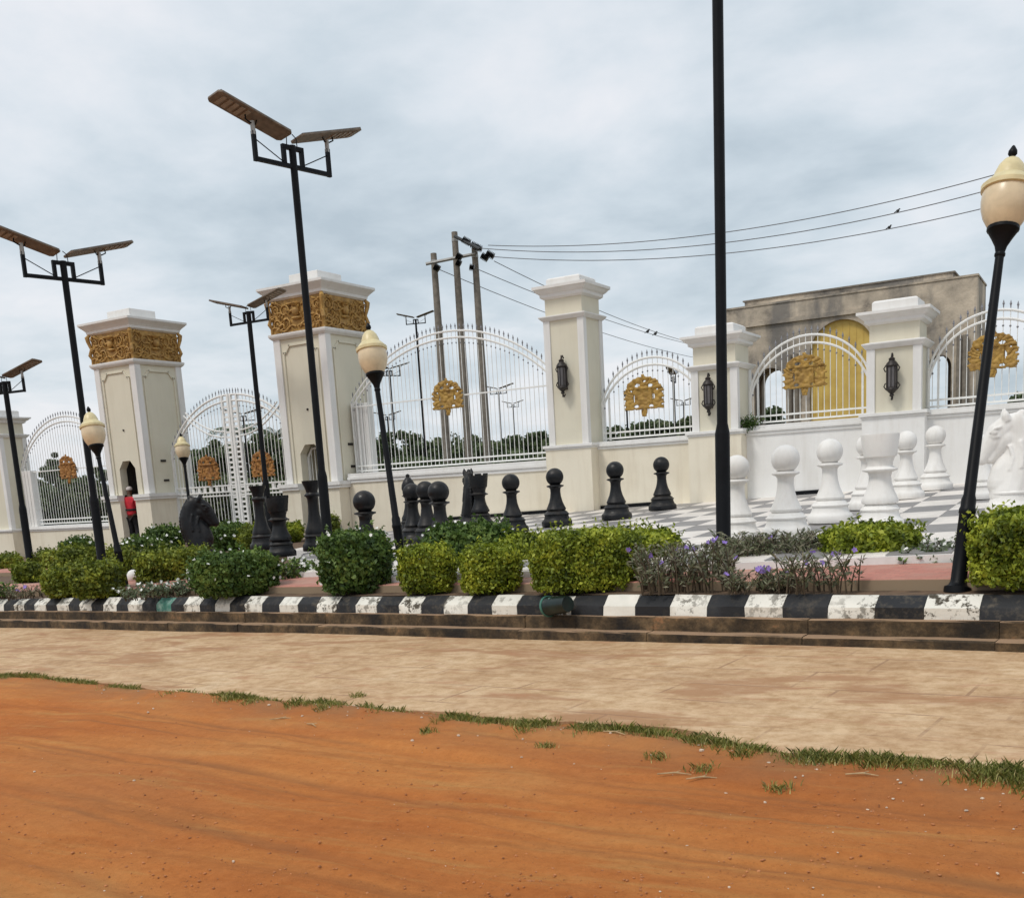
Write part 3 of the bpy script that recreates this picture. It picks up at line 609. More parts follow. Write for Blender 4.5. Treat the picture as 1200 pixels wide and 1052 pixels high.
def tower(cx, label, person_side):
    w = 0.84; cy = YF+w; gz = G(cx, YF)-0.3-Z0
    t_ = thing('gate_tower', label, 'gate tower', (cx, cy, gz+Z0), 'cream towers either side of the entrance gate')
    L = lambda z: z-gz
    zl, zl1 = .04, .20; dw, dtop = .33, 1.15      # doorway half width and top
    dcx = 0.0
    # plinth and shaft are built as walls round a through doorway with a notched head
    def ringwall(name, hw, z0, z1, mat_, th=.28, head=None):
        m_ = MB()
        for s in (-1, 1):                          # front/back walls left and right of the doorway
            y0, y1 = (-hw, -hw+th) if s < 0 else (hw-th, hw)
            m_.box(-hw, dcx-dw, y0, y1, z0, z1); m_.box(dcx+dw, hw, y0, y1, z0, z1)
            if head is not None:
                zt, ch = head
                m_.extrude_xz([(dcx-dw, zt-ch), (dcx-dw+ch*.8, zt), (dcx-dw+ch*.8, z1), (dcx-dw, z1)], y0, y1)
                m_.extrude_xz([(dcx+dw-ch*.8, zt), (dcx+dw, zt-ch), (dcx+dw, z1), (dcx+dw-ch*.8, z1)], y0, y1)
                m_.box(dcx-dw+ch*.8, dcx+dw-ch*.8, y0, y1, zt, z1)
        m_.box(-hw, -hw+th, -hw+th, hw-th, z0, z1); m_.box(hw-th, hw, -hw+th, hw-th, z0, z1)
        return m_.build(name, mat_, t_)
    ringwall('plinth', w+.09, 0, L(zl), 'cream')
    for x0, x1 in ((-w-.10, dcx-dw), (dcx+dw, w+.10)):
        m_ = MB(); s = -1 if x0 < -w else 1
        for a_, b_, dz0, dz1 in ((.04, .05, 0, .07), (.07, .08, .07, .16)):
            ex0 = x0-(b_ if x0 < -w else 0); ex1 = x1+(b_ if x1 > w else 0)
            m_.box(ex0, ex1, -w-.10-a_, -w+.10, L(zl)+dz0, L(zl)+dz1)
        for b_, dz0, dz1 in ((.05, 0, .07), (.08, .07, .16)):
            x_ = sorted((s*(w-.1), s*(w+.10+b_))); m_.box(x_[0], x_[1], -w+.1, w+.1, L(zl)+dz0, L(zl)+dz1)
        m_.build('plinth_ledge', 'trim', t_)
    ringwall('shaft', w-.04, L(zl1), L(3.74), 'cream2', .24, (L(dtop), .22))
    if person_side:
        m_ = MB(); m_.box(-dw-.02, dw+.02, w-.30, w-.10, 0, L(dtop)+.05); m_.build('shade_back', 'dark', t_)  # added panel closing the back, coloured dark for the shade within
        m_ = MB(); m_.box(-w+.285, -w+.30, -w+.205, w-.31, 0, L(dtop)+.4); m_.build('shade_lining', 'dark', t_)  # added side lining, its dark colour stands in for interior shade
    for sx_ in (-1, 1):
        for sy_ in (-1, 1):
            m_ = MB(); x_ = sorted((sx_*w, sx_*(w-.21))); y_ = sorted((sy_*w, sy_*(w-.21)))
            m_.box(x_[0], x_[1], y_[0], y_[1], L(zl1), L(3.74)); m_.build('corner_strip', 'trim', t_, bevel=.008)
    # raised panel mouldings with clipped top corners, front and right
    for face in ('f', 'r', 'l'):
        a = w-.30; z0, z1 = (L(zl1)+.02, L(3.58)); cl = .17
        path = [(-a, z0), (-a, z1-cl), (-a+.06, z1-cl), (-a+.06+cl*.8, z1), (a-.06-cl*.8, z1), (a-.06, z1-cl), (a, z1-cl), (a, z0)]
        m_ = MB()
        for (u0, v0), (u1, v1) in zip(path, path[1:]):
            d = Vector((u1-u0, v1-v0)).normalized(); n = Vector((-d.y, d.x))*.025
            quad = [(u0-n.x-d.x*.02, v0-n.y-d.y*.02), (u1-n.x+d.x*.02, v1-n.y+d.y*.02), (u1+n.x+d.x*.02, v1+n.y+d.y*.02), (u0+n.x-d.x*.02, v0+n.y-d.y*.02)]
            m_.extrude_xz(quad, -.035, 0)
        ob = m_.build('panel_moulding', 'cream2', t_, bevel=.006)
        ob.location = {'f': (0, -w+.04, 0), 'r': (w-.04, 0, 0), 'l': (-w+.04, 0, 0)}[face]; ob.rotation_euler = (0, 0, {'f': 0, 'r': math.pi/2, 'l': -math.pi/2}[face])
    m_ = MB(); m_.frust(0, 0, [(w+.01, L(3.74)), (w+.06, L(3.79)), (w+.075, L(3.83)), (w+.075, L(3.87)), (w-.02, L(3.88))]); m_.build('collar', 'trim', t_)
    m_ = MB(); m_.frust(0, 0, [(w-.02, L(3.87)), (w-.02, L(4.67))]); core = m_.build('frieze', 'gold', t_)
    fm = frieze_face(w-.02, .79).mesh('frieze_relief')
    for ang, lc in ((0, (0, -w+.02, 0)), (math.pi/2, (w-.02, 0, 0)), (-math.pi/2, (-w+.02, 0, 0)), (math.pi, (0, w-.02, 0))):
        ob = place('frieze_relief', fm, 'gold', t_, True); ob.location = (lc[0], lc[1], L(3.875)); ob.rotation_euler = (0, 0, ang)
    for sx_ in (-1, 1):
        for sy_ in (-1, 1):
            m_ = MB(); px_, py_ = sx_*(w-.0), sy_*(w-.0)
            m_.tube([(px_, py_, L(3.88)), (px_-sx_*.01, py_-sy_*.01, L(4.02)), (px_+sx_*.03, py_+sy_*.03, L(4.12)), (px_-sx_*.005, py_-sy_*.005, L(4.30)), (px_+sx_*.035, py_+sy_*.035, L(4.50)), (px_+sx_*.05, py_+sy_*.05, L(4.60)), (px_, py_, L(4.68))], [.03, .045, .055, .04, .06, .065, .04], 8)
            m_.build('corner_leaf', 'gold', t_, True)
    m_ = MB(); m_.frust(0, 0, [(w-.01, L(4.66)), (w+.05, L(4.70)), (w+.06, L(4.76)), (w+.11, L(4.82)), (w+.19, L(4.90)), (w+.205, L(4.915)), (w+.205, L(4.97))]); m_.build('cornice', 'trim', t_)
    m_ = MB(); m_.cbox((0, 0), .46, L(4.97), L(5.30)); m_.build('cap', 'trim', t_, bevel=.012)
    for px_, pz in ((.05, 2.0), (.62, 1.1), (.66, .55)):
        m_ = MB()
        if px_ < .2: m_.ball((px_, -w+.03, L(pz)), .03, 8, 6)
        else: m_.box(w-.05, w-.015, px_-.9, px_-.72, L(pz)-.03, L(pz)+.03)
        m_.build('fitting', 'lantern', t_)
    return t_
tower(-24.03, 'gold-friezed cream gate tower with a guard in its doorway', 1)
tower(-17.23, 'gold-friezed cream gate tower with an empty doorway, nearer the chess floor', 0)
# --- low walls between the pillars
def low_wall(x0, x1, zl, zt, mat_, label, drain=None):
    t_ = thing('boundary_wall', label, 'wall', ((x0+x1)/2, YW, G((x0+x1)/2, YW)-.3), 'low walls carrying the arched fences'); gx_, gz_ = t_.location.x, t_.location.z
    L = lambda z: z+Z0-gz_
    m_ = MB(); m_.box(x0-gx_, x1-gx_, 0, .75, 0, L(zl)); m_.build('wall', mat_, t_)
    m_ = MB(); a, b_ = x0-gx_, x1-gx_
    m_.box(a, b_, -.03, .78, L(zl), L(zl)+(zt-zl)*.35); m_.box(a, b_, -.06, .80, L(zl)+(zt-zl)*.35, L(zl)+(zt-zl)*.62); m_.box(a, b_, -.03, .77, L(zl)+(zt-zl)*.62, L(zt)); m_.build('wall_ledge', 'trim', t_, bevel=.006)
    if drain:
        d0, d1 = drain[0]-gx_, drain[1]-gx_; m_ = MB(); z0_, z1_ = G(drain[0], YW)-gz_, G(drain[1], YW)-gz_
        m_.v = [(d0, -.03, z0_-.1), (d1, -.03, z1_-.1), (d1, .05, z1_-.1), (d0, .05, z0_-.1), (d0, -.03, z0_+.065), (d1, -.03, z1_+.065), (d1, .05, z1_+.065), (d0, .05, z0_+.065)]; m_.f = [(0, 3, 2, 1), (4, 5, 6, 7), (0, 1, 5, 4), (1, 2, 6, 5), (2, 3, 7, 6), (3, 0, 4, 7)]; m_.build('drain_strip', 'black', t_)
    return t_
low_wall(-29.58, -25.02, -.73, -.58, 'cream', 'low cream wall under the fence beyond the guarded tower')
low_wall(-38.0, -30.66, -.73, -.58, 'cream', 'low cream wall running on beyond the last pillar')
low_wall(-16.29, -10.50, .13, .36, 'cream', 'long low cream wall behind the black chess pieces, under the widest fence', (-14.4, -10.52))
low_wall(-9.42, -7.24, .50, .66, 'cream', 'short low cream wall behind the two black pawns by the lantern pillars', (-9.40, -8.0))
low_wall(-6.16, -3.87, .55, .74, 'white', 'low white wall behind the white pawns, in front of the concrete building', (-5.25, -4.7))
low_wall(-2.79, -0.64, .62, .78, 'white', 'low white wall behind the white horse')
low_wall(0.44, 9.0, .66, .82, 'white', 'low white wall past the last pillar')
pil = thing('fence_pilaster', 'white fluted pilaster between the unguarded tower and the widest fence', 'pilaster', (-16.08, 20.76, Z0+.36))
for k in range(3):
    m_ = MB(); m_.box(-.30+k*.17, -.30+k*.17+.155, -.08-.02*(k % 2), .12, 0, 1.72); m_.build('flute', 'trim', pil, bevel=.01)
pil2 = thing('fence_pilaster', 'white pilaster at the far end of the fence beyond the guarded tower', 'pilaster', (-29.25, 20.50, Z0-.60))
for k in range(3):
    m_ = MB(); m_.box(-.20+k*.15, -.20+k*.15+.13, -.12, .12, 0, 1.75); m_.build('flute', 'trim', pil2, bevel=.01)
# --- gold emblem: pierced crest with crown and wings
def emblem(wd, ht, seed):
    r_ = random.Random(seed); nx, nz = 56, 58; V_ = {}; m_ = MB()
    def inside(u, v):
        # u,v in -1..1 ; crest outline: domed crown, broad wings, pendant
        if v < -.66: return abs(u) < (.15 if v > -.86 else .10) and v > -.99
        if v > .30: return (u/.86)**2+((v-.30)/.60)**2 < 1+.07*math.sin(u*23) or (abs(u) < .06 and v < 1)
        lim = .93+.05*math.sin(v*22+seed)+.03*math.sin(v*43)
        return abs(u) < lim and v > -.66+.05*math.sin(u*16+seed)
    def hole(u, v):
        for hx, hz, a, b_ in ((-.30, .50, .13, .09), (.34, .46, .15, .08), (-.47, -.10, .05, .20), (.48, -.06, .05, .17), (-.36, -.50, .13, .08), (.36, -.52, .12, .07), (.06, .68, .08, .05), (-.62, .26, .05, .06), (.66, .24, .05, .05)):
            if ((u-hx)/a)**2+((v-hz)/b_)**2 < 1: return True
        return False
    def vid(i, j):
        if (i, j) not in V_:
            u = -1+2*i/nx; v = -1+2*j/nz
            rr = math.hypot(u, v)
            th_ = math.atan2(v, u); sh = max(abs(u)/.34, abs(v+.08)/.42)
            y = -.009*math.sin(21*th_+4*math.sin(5*rr+th_*3)+2*mnoise.noise(Vector((u*3, v*3, seed))))*min(1, rr*1.3) if sh > 1.25 else 0.0
            if sh < 1: y -= .012+.010*math.sin(u*14)*math.sin(v*12)
            elif sh < 1.25: y -= .022
            if v > .34: y -= .02+.015*math.sin(u*18)
            y -= .020*mnoise.noise(Vector((u*8, v*8, seed)))
            V_[(i, j)] = len(m_.v); m_.v.append((u*wd/2, y, v*ht/2))
        return V_[(i, j)]
    for i in range(nx):
        for j in range(nz):
            u = -1+2*(i+.5)/nx; v = -1+2*(j+.5)/nz
            if inside(u, v) and not hole(u, v): m_.f.append((vid(i, j), vid(i+1, j), vid(i+1, j+1), vid(i, j+1)))
    return m_
def emblem_part(parent, wd, ht, loc, mat_, seed):
    ob = emblem(wd, ht, seed).build('emblem', mat_, parent, True); ob.location = loc
    s_ = ob.modifiers.new('thick', 'SOLIDIFY'); s_.thickness = .03; s_.offset = 0; return ob
# --- arched fence panels
def arc_z(x, hw, zs, zp):
    rise = zp-zs; rad = (hw*hw+rise*rise)/(2*rise); return zp-rad+math.sqrt(max(0, rad*rad-x*x))
def fence_bar(parent, x, z0, zt, zin, r_=.008, name='bar'):
    m_ = MB(); m_.tube([(x, 0, z0), (x, 0, zt-.10)], r_, 5); ob = m_.build(name, 'rail', parent)
    m_ = MB(); m_.tube([(x, 0, zt-.14), (x, 0, zt-.085), (x, 0, zt-.07), (x, 0, zt)], [r_, .012, .021, .002], 6); m_.build('spear_tip', 'tip', ob)
    MB().ball((x, 0, zin), .020, 6, 5).build('knob', 'tip', ob)
def arched_fence(x0, x1, zb, zs, zp, n, label, emb, mid=None, emat='goldbright', y=YFEN, seed=1, r2=.14):
    cx = (x0+x1)/2; hw = (x1-x0)/2; base = zb+Z0
    t_ = thing('arched_fence', label, 'fence', (cx, y, base), 'white arched iron fence panels'); L = lambda z: z-zb
    for nm_, off in (('outer_arch', 0.0), ('inner_arch', -.15)):
        m_ = MB(); m_.tube([(x, 0, L(arc_z(x, hw, zs, zp)+off)) for x in np.linspace(-hw, hw, 40)], .024, 6); m_.build(nm_, 'rail', t_, True)
    for nm_, z in (('bottom_rail', .02), ('bottom_rail', r2)):
        m_ = MB(); m_.box(-hw, hw, -.02, .02, z, z+.035); m_.build(nm_, 'rail', t_)
    for s in (-1, 1):
        for dx_ in (0, .16):
            m_ = MB(); m_.box(s*(hw-dx_)-.018, s*(hw-dx_)+.018, -.019, .019, 0, L(arc_z(hw-dx_, hw, zs, zp)-(.15 if dx_ else 0))); m_.build('stile', 'rail', t_)
    for i in range(n):
        x = -hw+.0+2*hw*(i+.5)/n
        za = L(arc_z(x, hw, zs, zp)); fence_bar(t_, x, .02, za+.17, za-.27)
    if mid is not None:
        for a, b_ in ((-hw, emb[0]-cx-.3), (emb[0]-cx+.3, hw)):
            m_ = MB(); m_.box(a, b_, -.014, .014, L(mid)-.015, L(mid)+.015); m_.build('middle_rail', 'rail', t_)
    emblem_part(t_, emb[2], emb[3], (emb[0]-cx, -.05, L(emb[1])), emat, seed); return t_
arched_fence(-29.58, -24.98, -.55, 1.22, 2.66, 38, 'white arched iron fence with a rusty emblem beside the guarded tower', (-27.28, 1.10, .80, .88), 1.10, 'goldrust', 20.5, 4)
arched_fence(-16.30, -10.46, .38, 2.12, 3.46, 50, 'widest white arched iron fence with a gold emblem, in front of the concrete utility poles', (-13.40, 1.98, .88, .84), 1.99, 'goldbright', YFEN, 2)
arched_fence(-9.44, -7.18, .69, 1.50, 2.33, 20, 'narrow white arched fence with a gold emblem beside the tallest lantern pillar', (-8.45, 1.56, .92, .86), None, 'goldbright', YFEN, 3)
arched_fence(-6.18, -3.84, .77, 1.42, 2.39, 20, 'narrow white arched fence with a gold emblem in front of the golden arched door', (-5.08, 1.66, .86, .80), None, 'goldbright', YFEN, 1)
arched_fence(-2.82, -0.62, .80, 1.50, 2.42, 19, 'narrow white arched fence with a gold emblem behind the white horse', (-1.75, 1.67, .84, .80), None, 'goldbright', YFEN, 5)
# --- entrance gate: two leaves
GX0, GX1, GZP, GZS = -23.12, -18.16, 2.71, 1.28
def gate_leaf(side, label):
    cx = (GX0+GX1)/2; hw = (GX1-GX0)/2; zb = G(cx, YGATE)-Z0-.06
    t_ = thing('gate_leaf', label, 'gate', (cx, YGATE, zb+Z0), 'entrance gate leaves'); L = lambda z: z-zb
    X = lambda u: side*u                        # u: 0 at the meeting stile, hw at the hinge
    for nm_, off in (('outer_arch', 0.0), ('inner_arch', -.16)):
        m_ = MB(); m_.tube([(X(u_), 0, L(arc_z(u_, hw, GZS, GZP)+off)) for u_ in np.linspace(.02, hw, 26)], .03, 6); m_.build(nm_, 'rail', t_, True)
    for u_, r_ in ((.05, .035), (.27, .028), (hw-.05, .035)):
        m_ = MB(); a = sorted((X(u_-r_), X(u_+r_))); m_.box(a[0], a[1], -.03, .03, 0.02, L(arc_z(u_, hw, GZS, GZP))); m_.build('stile', 'rail', t_)
    for k in range(26):
        z = .10+k*.135
        if z < L(GZP)-.15:
            m_ = MB(); a = sorted((X(.06), X(.27))); m_.box(a[0], a[1], -.012, .012, z, z+.06); m_.build('lattice_block', 'rail', t_)
    for z in (.03, L(.10), L(.27), L(-.0)-.0):
        m_ = MB(); a = sorted((X(.02), X(hw-.02))); m_.box(a[0], a[1], -.022, .022, z, z+.04); m_.build('rail', 'rail', t_)
    for k in range(9):
        m_ = MB(); u_ = .32+k*(hw-.4)/9; a = sorted((X(u_), X(u_+.09))); m_.box(a[0], a[1], -.012, .012, L(.10)+.03, L(.27)+.01); m_.build('lattice_block', 'rail', t_)
    for off in (0, -.15):                        # hanging arc below the crown
        m_ = MB(); m_.tube([(X(u_), -.01, L(1.75+off+ .62*(max(0, u_-.27)/1.45)**2)) for u_ in np.linspace(.27, 1.72 if off == 0 else 1.80, 18)], .022, 6); m_.build('hanging_arc', 'rail', t_, True)
    n = 17
    for i in range(n):
        u_ = .36+(hw-.46)*i/(n-1); za = L(arc_z(u_, hw, GZS, GZP)); fence_bar(t_, X(u_), .03, za+.18, za-.30, .010)
    for i in range(3):
        u_ = .05+.11*i; za = L(arc_z(u_, hw, GZS, GZP))
        m_ = MB(); m_.tube([(X(u_), 0, za-.02), (X(u_), 0, za+.08), (X(u_), 0, za+.10), (X(u_), 0, za+.18)], [.01, .012, .02, .002], 6); m_.build('spear_tip', 'tip', t_)
    emblem_part(t_, .86, .86, (X(1.02 if side < 0 else 1.03), -.06, L(.74)), 'goldrust', 7 if side < 0 else 9); return t_
gate_leaf(-1, 'white iron gate leaf with a rusty gold emblem, hinged on the guarded tower')
gate_leaf(1, 'white iron gate leaf with a rusty gold emblem, hinged on the unguarded tower')
# inner door of the empty tower doorway
dg = thing('side_gate', 'narrow white iron gate standing in the doorway of the unguarded tower', 'gate', (-17.27, 20.24, G(-17.25, 20)-.1))
for x in (-.27, .27): mb = MB(); mb.box(x-.03, x+.03, -.025, .025, 0, 1.95); mb.build('stile', 'rail', dg)
for z in (.05, .9, 1.05): mb = MB(); mb.box(-.24, .24, -.02, .02, z, z+.05); mb.build('rail', 'rail', dg)
mb = MB(); mb.tube([(-.27, 0, 1.95), (-.13, 0, 2.15), (.13, 0, 2.15), (.27, 0, 1.95)], .03, 6); mb.build('top_rail', 'rail', dg)
for k in range(4): mb = MB(); mb.tube([(-.17+k*.113, 0, .05), (-.17+k*.113, 0, 2.12)], .011, 5); mb.build('bar', 'rail', dg)
# --- wall lanterns
def lantern(cx, zc, h, label):
    t_ = thing('wall_lantern', label, 'lantern', (cx, YF-.0, zc+Z0), 'iron lanterns on the boundary pillars'); s = h/.88
    def S(prof): return [(r_*s, z*s) for r_, z in prof]
    y = -.12*s
    m_ = MB(); m_.box(-.05*s, .05*s, -.03, .035, -.26*s, .26*s); m_.build('back_plate', 'lantern', t_, bevel=.01)
    m_ = MB(); m_.lathe(S([(.075, -.21), (.088, -.17), (.088, .17), (.075, .21)]), 8, (0, y, 0)); gl = m_.build('glass', 'lanternglass', t_)
    m_ = MB()
    for k in range(8):
        a = 2*math.pi*k/8; m_.tube([(.092*s*math.cos(a), y+.092*s*math.sin(a), -.20*s), (.092*s*math.cos(a), y+.092*s*math.sin(a), .20*s)], .010*s, 5)
    m_.build('cage', 'lantern', t_)
    m_ = MB(); m_.lathe(S([(.10, .19), (.115, .21), (.095, .25), (.05, .30), (.06, .33), (.02, .36), (.012, .42), (.0, .44)]), 12, (0, y, 0)); m_.build('roof', 'lantern', t_, True)
    m_ = MB(); m_.lathe(S([(.0, -.42), (.02, -.40), (.012, -.36), (.045, -.33), (.03, -.30), (.07, -.26), (.11, -.22), (.10, -.19)]), 12, (0, y, 0)); m_.build('base', 'lantern', t_, True)
    for z, f in ((.30, 1), (-.28, -1)):
        m_ = MB(); m_.tube([(0, 0, z*s*.6), (0, y*.6, z*s*1.05), (0, y*1.0, z*s*1.2), (0, y*.5, z*s*1.42), (0, y*.1, z*s*1.25)], .014*s, 6); m_.build('scroll_bracket', 'lantern', t_, True)
    for sx_ in (-1, 1):
        m_ = MB(); m_.tube([(sx_*.10*s, y, -.22*s), (sx_*.14*s, y, -.16*s), (sx_*.11*s, y, -.10*s)], .012*s, 5); m_.build('side_scroll', 'lantern', t_); m_ = MB(); m_.tube([(sx_*.10*s, y, .22*s), (sx_*.14*s, y, .16*s), (sx_*.11*s, y, .10*s)], .012*s, 5); m_.build('side_scroll', 'lantern', t_)
    return t_
lantern(-9.98, 2.06, .90, 'dark iron lantern on the tallest lantern pillar')
lantern(-6.78, 1.39, .86, 'dark iron lantern on the pillar behind the tall street pole')
lantern(-3.34, 1.39, .86, 'dark iron lantern on the pillar with a white plinth')
# ================================================================== CHESS PIECES
def ballprof(zc, r_, n=9): return [(r_*math.sin(math.pi*i/n)+.001, zc-r_*math.cos(math.pi*i/n)) for i in range(n+1)]
PAWN_TOP = [(.06, .715), (.10, .72)]+[p for p in ballprof(.847, .153, 16) if p[1] > .715]
PAWN_NECK = [(.135, .26), (.165, .275), (.172, .30), (.150, .345), (.118, .42), (.097, .50), (.088, .58), (.090, .64), (.105, .665), (.148, .682), (.152, .692), (.148, .702), (.10, .712), (.08, .725)]
BASE = [(.262, 0), (.268, .02), (.268, .075), (.255, .10), (.235, .112), (.222, .135), (.212, .165), (.208, .19), (.222, .198), (.224, .212), (.205, .222), (.19, .245), (.15, .27)]
ROOK_BODY = [(.15, .26), (.185, .275), (.192, .30), (.172, .345), (.138, .42), (.118, .50), (.112, .56), (.125, .60), (.178, .618), (.182, .632), (.150, .645), (.128, .665), (.132, .70), (.150, .755), (.168, .765), (.172, .79), (.198, .985), (.196, 1.0), (.165, 1.0), (.15, .93), (.02, .925)]
QUEEN_BODY = [(.12, .23), (.148, .245), (.150, .27), (.128, .33), (.098, .42), (.080, .54), (.074, .66), (.078, .74), (.088, .765), (.112, .785), (.113, .80), (.095, .812), (.082, .83), (.086, .86), (.102, .91), (.128, .965), (.134, 1.0), (.112, 1.0), (.09, .975), (.01, .985)]
BISHOP_BODY = [(.12, .23), (.155, .25), (.15, .28), (.12, .34), (.092, .44), (.078, .54), (.078, .60), (.10, .625), (.125, .64), (.10, .655), (.082, .67), (.10, .70), (.118, .76), (.112, .82), (.085, .88), (.05, .925), (.028, .945), (.035, .965), (.03, .985), (.005, 1.0)]
def scaled(p, h, f=1.0): return [(r_*h*f, z*h) for r_, z in p]
def knight_mesh(h):
    m_ = MB()
    def chain(pts, n=7):
        for (a, ra, ya), (b_, rb, yb) in zip(pts, pts[1:]):
            for i in range(n+1):
                f = i/n; p = Vector(a).lerp(Vector(b_), f); r_ = ra+(rb-ra)*f; y_ = ya+(yb-ya)*f
                m_.ball((p.x*h, 0, p.y*h), 1, 14, 9, (r_*h, y_*h, r_*h))
    chain([((.0, .20), .20, .18), ((-.03, .34), .20, .155), ((-.085, .50), .185, .125), ((-.105, .64), .165, .105), ((-.085, .77), .14, .092), ((-.03, .86), .115, .085), ((.04, .875), .085, .078)])
    chain([((.055, .855), .098, .082), ((.12, .79), .112, .088), ((.18, .70), .098, .080), ((.235, .61), .075, .066), ((.268, .545), .062, .058)])
    chain([((.06, .725), .11, .088), ((.125, .635), .062, .060), ((.195, .53), .040, .046)])          # cheek and lower jaw
    chain([((.07, .30), .15, .14), ((.09, .42), .10, .11), ((.02, .54), .08, .08)])                  # chest
    for k in range(14):                                                                             # mane
        f = k/13; x = -.205-.075*math.sin(f*2.7)+.16*f**2.4; z = .30+.66*f
        m_.ball((x*h, 0, z*h), 1, 10, 7, (.045*h, .034*h, .040*h))
    for s in (-1, 1):
        m_.tube([(.055*h, s*.050*h, .90*h), (.075*h, s*.064*h, .955*h), (.085*h, s*.064*h, 1.02*h)], [.046*h, .038*h, .006*h], 8)
        m_.ball((.165*h, s*.084*h, .79*h), .024*h, 10, 7); m_.ball((.25*h, s*.050*h, .575*h), .016*h, 8, 6)
        m_.tube([(.11*h, s*.086*h, .845*h), (.165*h, s*.094*h, .832*h), (.21*h, s*.076*h, .79*h)], .013*h, 6)
        m_.tube([(.13*h, s*.090*h, .755*h), (.17*h, s*.086*h, .745*h), (.205*h, s*.072*h, .765*h)], .010*h, 6)
        m_.tube([(.03*h, s*.085*h, .66*h), (.00*h, s*.105*h, .55*h), (.03*h, s*.125*h, .42*h)], .020*h, 6)
        m_.tube([(-.06*h, s*.095*h, .70*h), (-.09*h, s*.115*h, .58*h), (-.07*h, s*.135*h, .44*h)], .020*h, 6)
    return m_
def piece(kind, col, px, ytop, ybase, label, group, dpx=0, off=0.0, h=None, face=0.0):
    p = on_g(px, ybase); d = Vector((p.x, p.y)).normalized(); 
    c = Vector((p.x+d.x*.24, p.y+d.y*.24)); gz = G(c.x, c.y)+.004
    H = h or (z_at(c.x, c.y, ytop)-gz)
    t_ = thing('chess_'+kind, label, 'chess piece', (c.x, c.y, gz), group, (0, 0, face)); mt = 'chess_'+col
    if kind == 'pawn':
        MB().lathe(scaled(BASE, H), 28).build('base', mt, t_, True); MB().lathe(scaled(PAWN_NECK, H), 28).build('stem', mt, t_, True); MB().lathe(scaled(PAWN_TOP, H), 28).build('ball', mt, t_, True)
    elif kind == 'rook':
        MB().lathe(scaled(BASE, H, .92), 28).build('base', mt, t_, True); MB().lathe(scaled(ROOK_BODY, H), 28).build('tower', mt, t_, True)
        if col == 'black':
            for k in range(6):
                a = 2*math.pi*k/6; mm = MB(); r0, r1 = .155*H, .202*H
                for j, (aa, rr) in enumerate(((a-.32, r0), (a+.32, r0), (a+.32, r1), (a-.32, r1))): mm.v.append((rr*math.cos(aa), rr*math.sin(aa), .99*H))
                mm.v += [(x, y, 1.035*H) for x, y, z in mm.v]; mm.f = [(3, 2, 1, 0), (4, 5, 6, 7), (0, 1, 5, 4), (1, 2, 6, 5), (2, 3, 7, 6), (3, 0, 4, 7)]; mm.build('merlon', mt, t_)
    elif kind == 'queen':
        MB().lathe(scaled(BASE, H, .76), 28).build('base', mt, t_, True); MB().lathe(scaled(QUEEN_BODY, H), 28).build('body', mt, t_, True)
    elif kind == 'bishop':
        MB().lathe(scaled(BASE, H, .78), 28).build('base', mt, t_, True); MB().lathe(scaled(BISHOP_BODY, H), 28).build('body', mt, t_, True)
    elif kind == 'knight':
        MB().lathe(scaled(BASE, H*1.0, .86), 28).build('base', mt, t_, True)
        ob = knight_mesh(H).build('horse_head', mt, t_, True); rm = ob.modifiers.new('join', 'REMESH'); rm.mode = 'VOXEL'; rm.voxel_size = .011*H; rm.use_smooth_shade = True
        sm = ob.modifiers.new('soft', 'SMOOTH'); sm.factor = .5; sm.iterations = 2
    return t_
BP = 'black chess pawns set out on the floor'; WP = 'white chess pawns set out on the floor'; BO = 'black chess officers'; WO = 'white chess officers'
piece('pawn', 'black', 776.6, 535, 598.5, 'black chess pawn hard against the wall between the two lantern pillars', BP)
piece('pawn', 'black', 723.0, 540.5, 609.5, 'black chess pawn next to the one hard against the wall', BP)
piece('pawn', 'black', 653.0, 548.3, 617.5, 'black chess pawn in front of the tallest lantern pillar', BP)
piece('pawn', 'black', 602.0, 555.0, 625.0, 'black chess pawn beside the paired black horse and rook', BP)
piece('pawn', 'black', 519.0, 563.5, 648.0, 'black chess pawn foremost of a tight cluster of three, behind a clipped shrub', BP)
piece('pawn', 'black', 503.0, 563.5, 638.0, 'black chess pawn in the middle of a tight cluster of three', BP)
piece('pawn', 'black', 487.0, 566.0, 637.0, 'black chess pawn of the tight cluster, hiding a bishop', BP)
piece('pawn', 'black', 433.0, 574.5, 662.0, 'lone black chess pawn rising behind the squarish white-flowered shrub', BP)
piece('bishop', 'black', 483.0, 555.0, 627.0, 'black chess bishop with pointed head behind a cluster of pawns', BO)
piece('knight', 'black', 553.0, 549.5, 617.0, 'black chess horse by the low wall, half hidden by a rook', BO, face=R(128))
piece('rook', 'black', 564.0, 557.0, 617.0, 'small black chess rook by the low wall in front of a horse', BO)
piece('queen', 'black', 372.0, 563.0, 646.0, 'slender black chess queen beside a street light pole', BO)
piece('queen', 'black', 309.0, 569.0, 645.0, 'slender black chess queen in front of the entrance gate', BO)
piece('rook', 'black', 331.0, 583.0, 653.0, 'stout black chess rook beside a queen in front of the gate', BO)
piece('knight', 'black', 237.0, 580.0, 655.0, 'black chess horse facing along the wall, in front of the guarded tower', BO, face=R(38))
piece('pawn', 'white', 865.0, 533.0, 634.0, 'white chess pawn half hidden by the tall black street pole', WP)
piece('pawn', 'white', 921.5, 521.1, 631.0, 'white chess pawn next to the one by the street pole', WP)
piece('pawn', 'white', 972.7, 514.0, 614.0, 'white chess pawn second from the street pole side of a rook', WP)
piece('pawn', 'white', 1017.0, 508.5, 598.0, 'white chess pawn hidden behind the white rook', WP)
piece('pawn', 'white', 1061.5, 504.7, 585.5, 'white chess pawn second from the wall', WP)
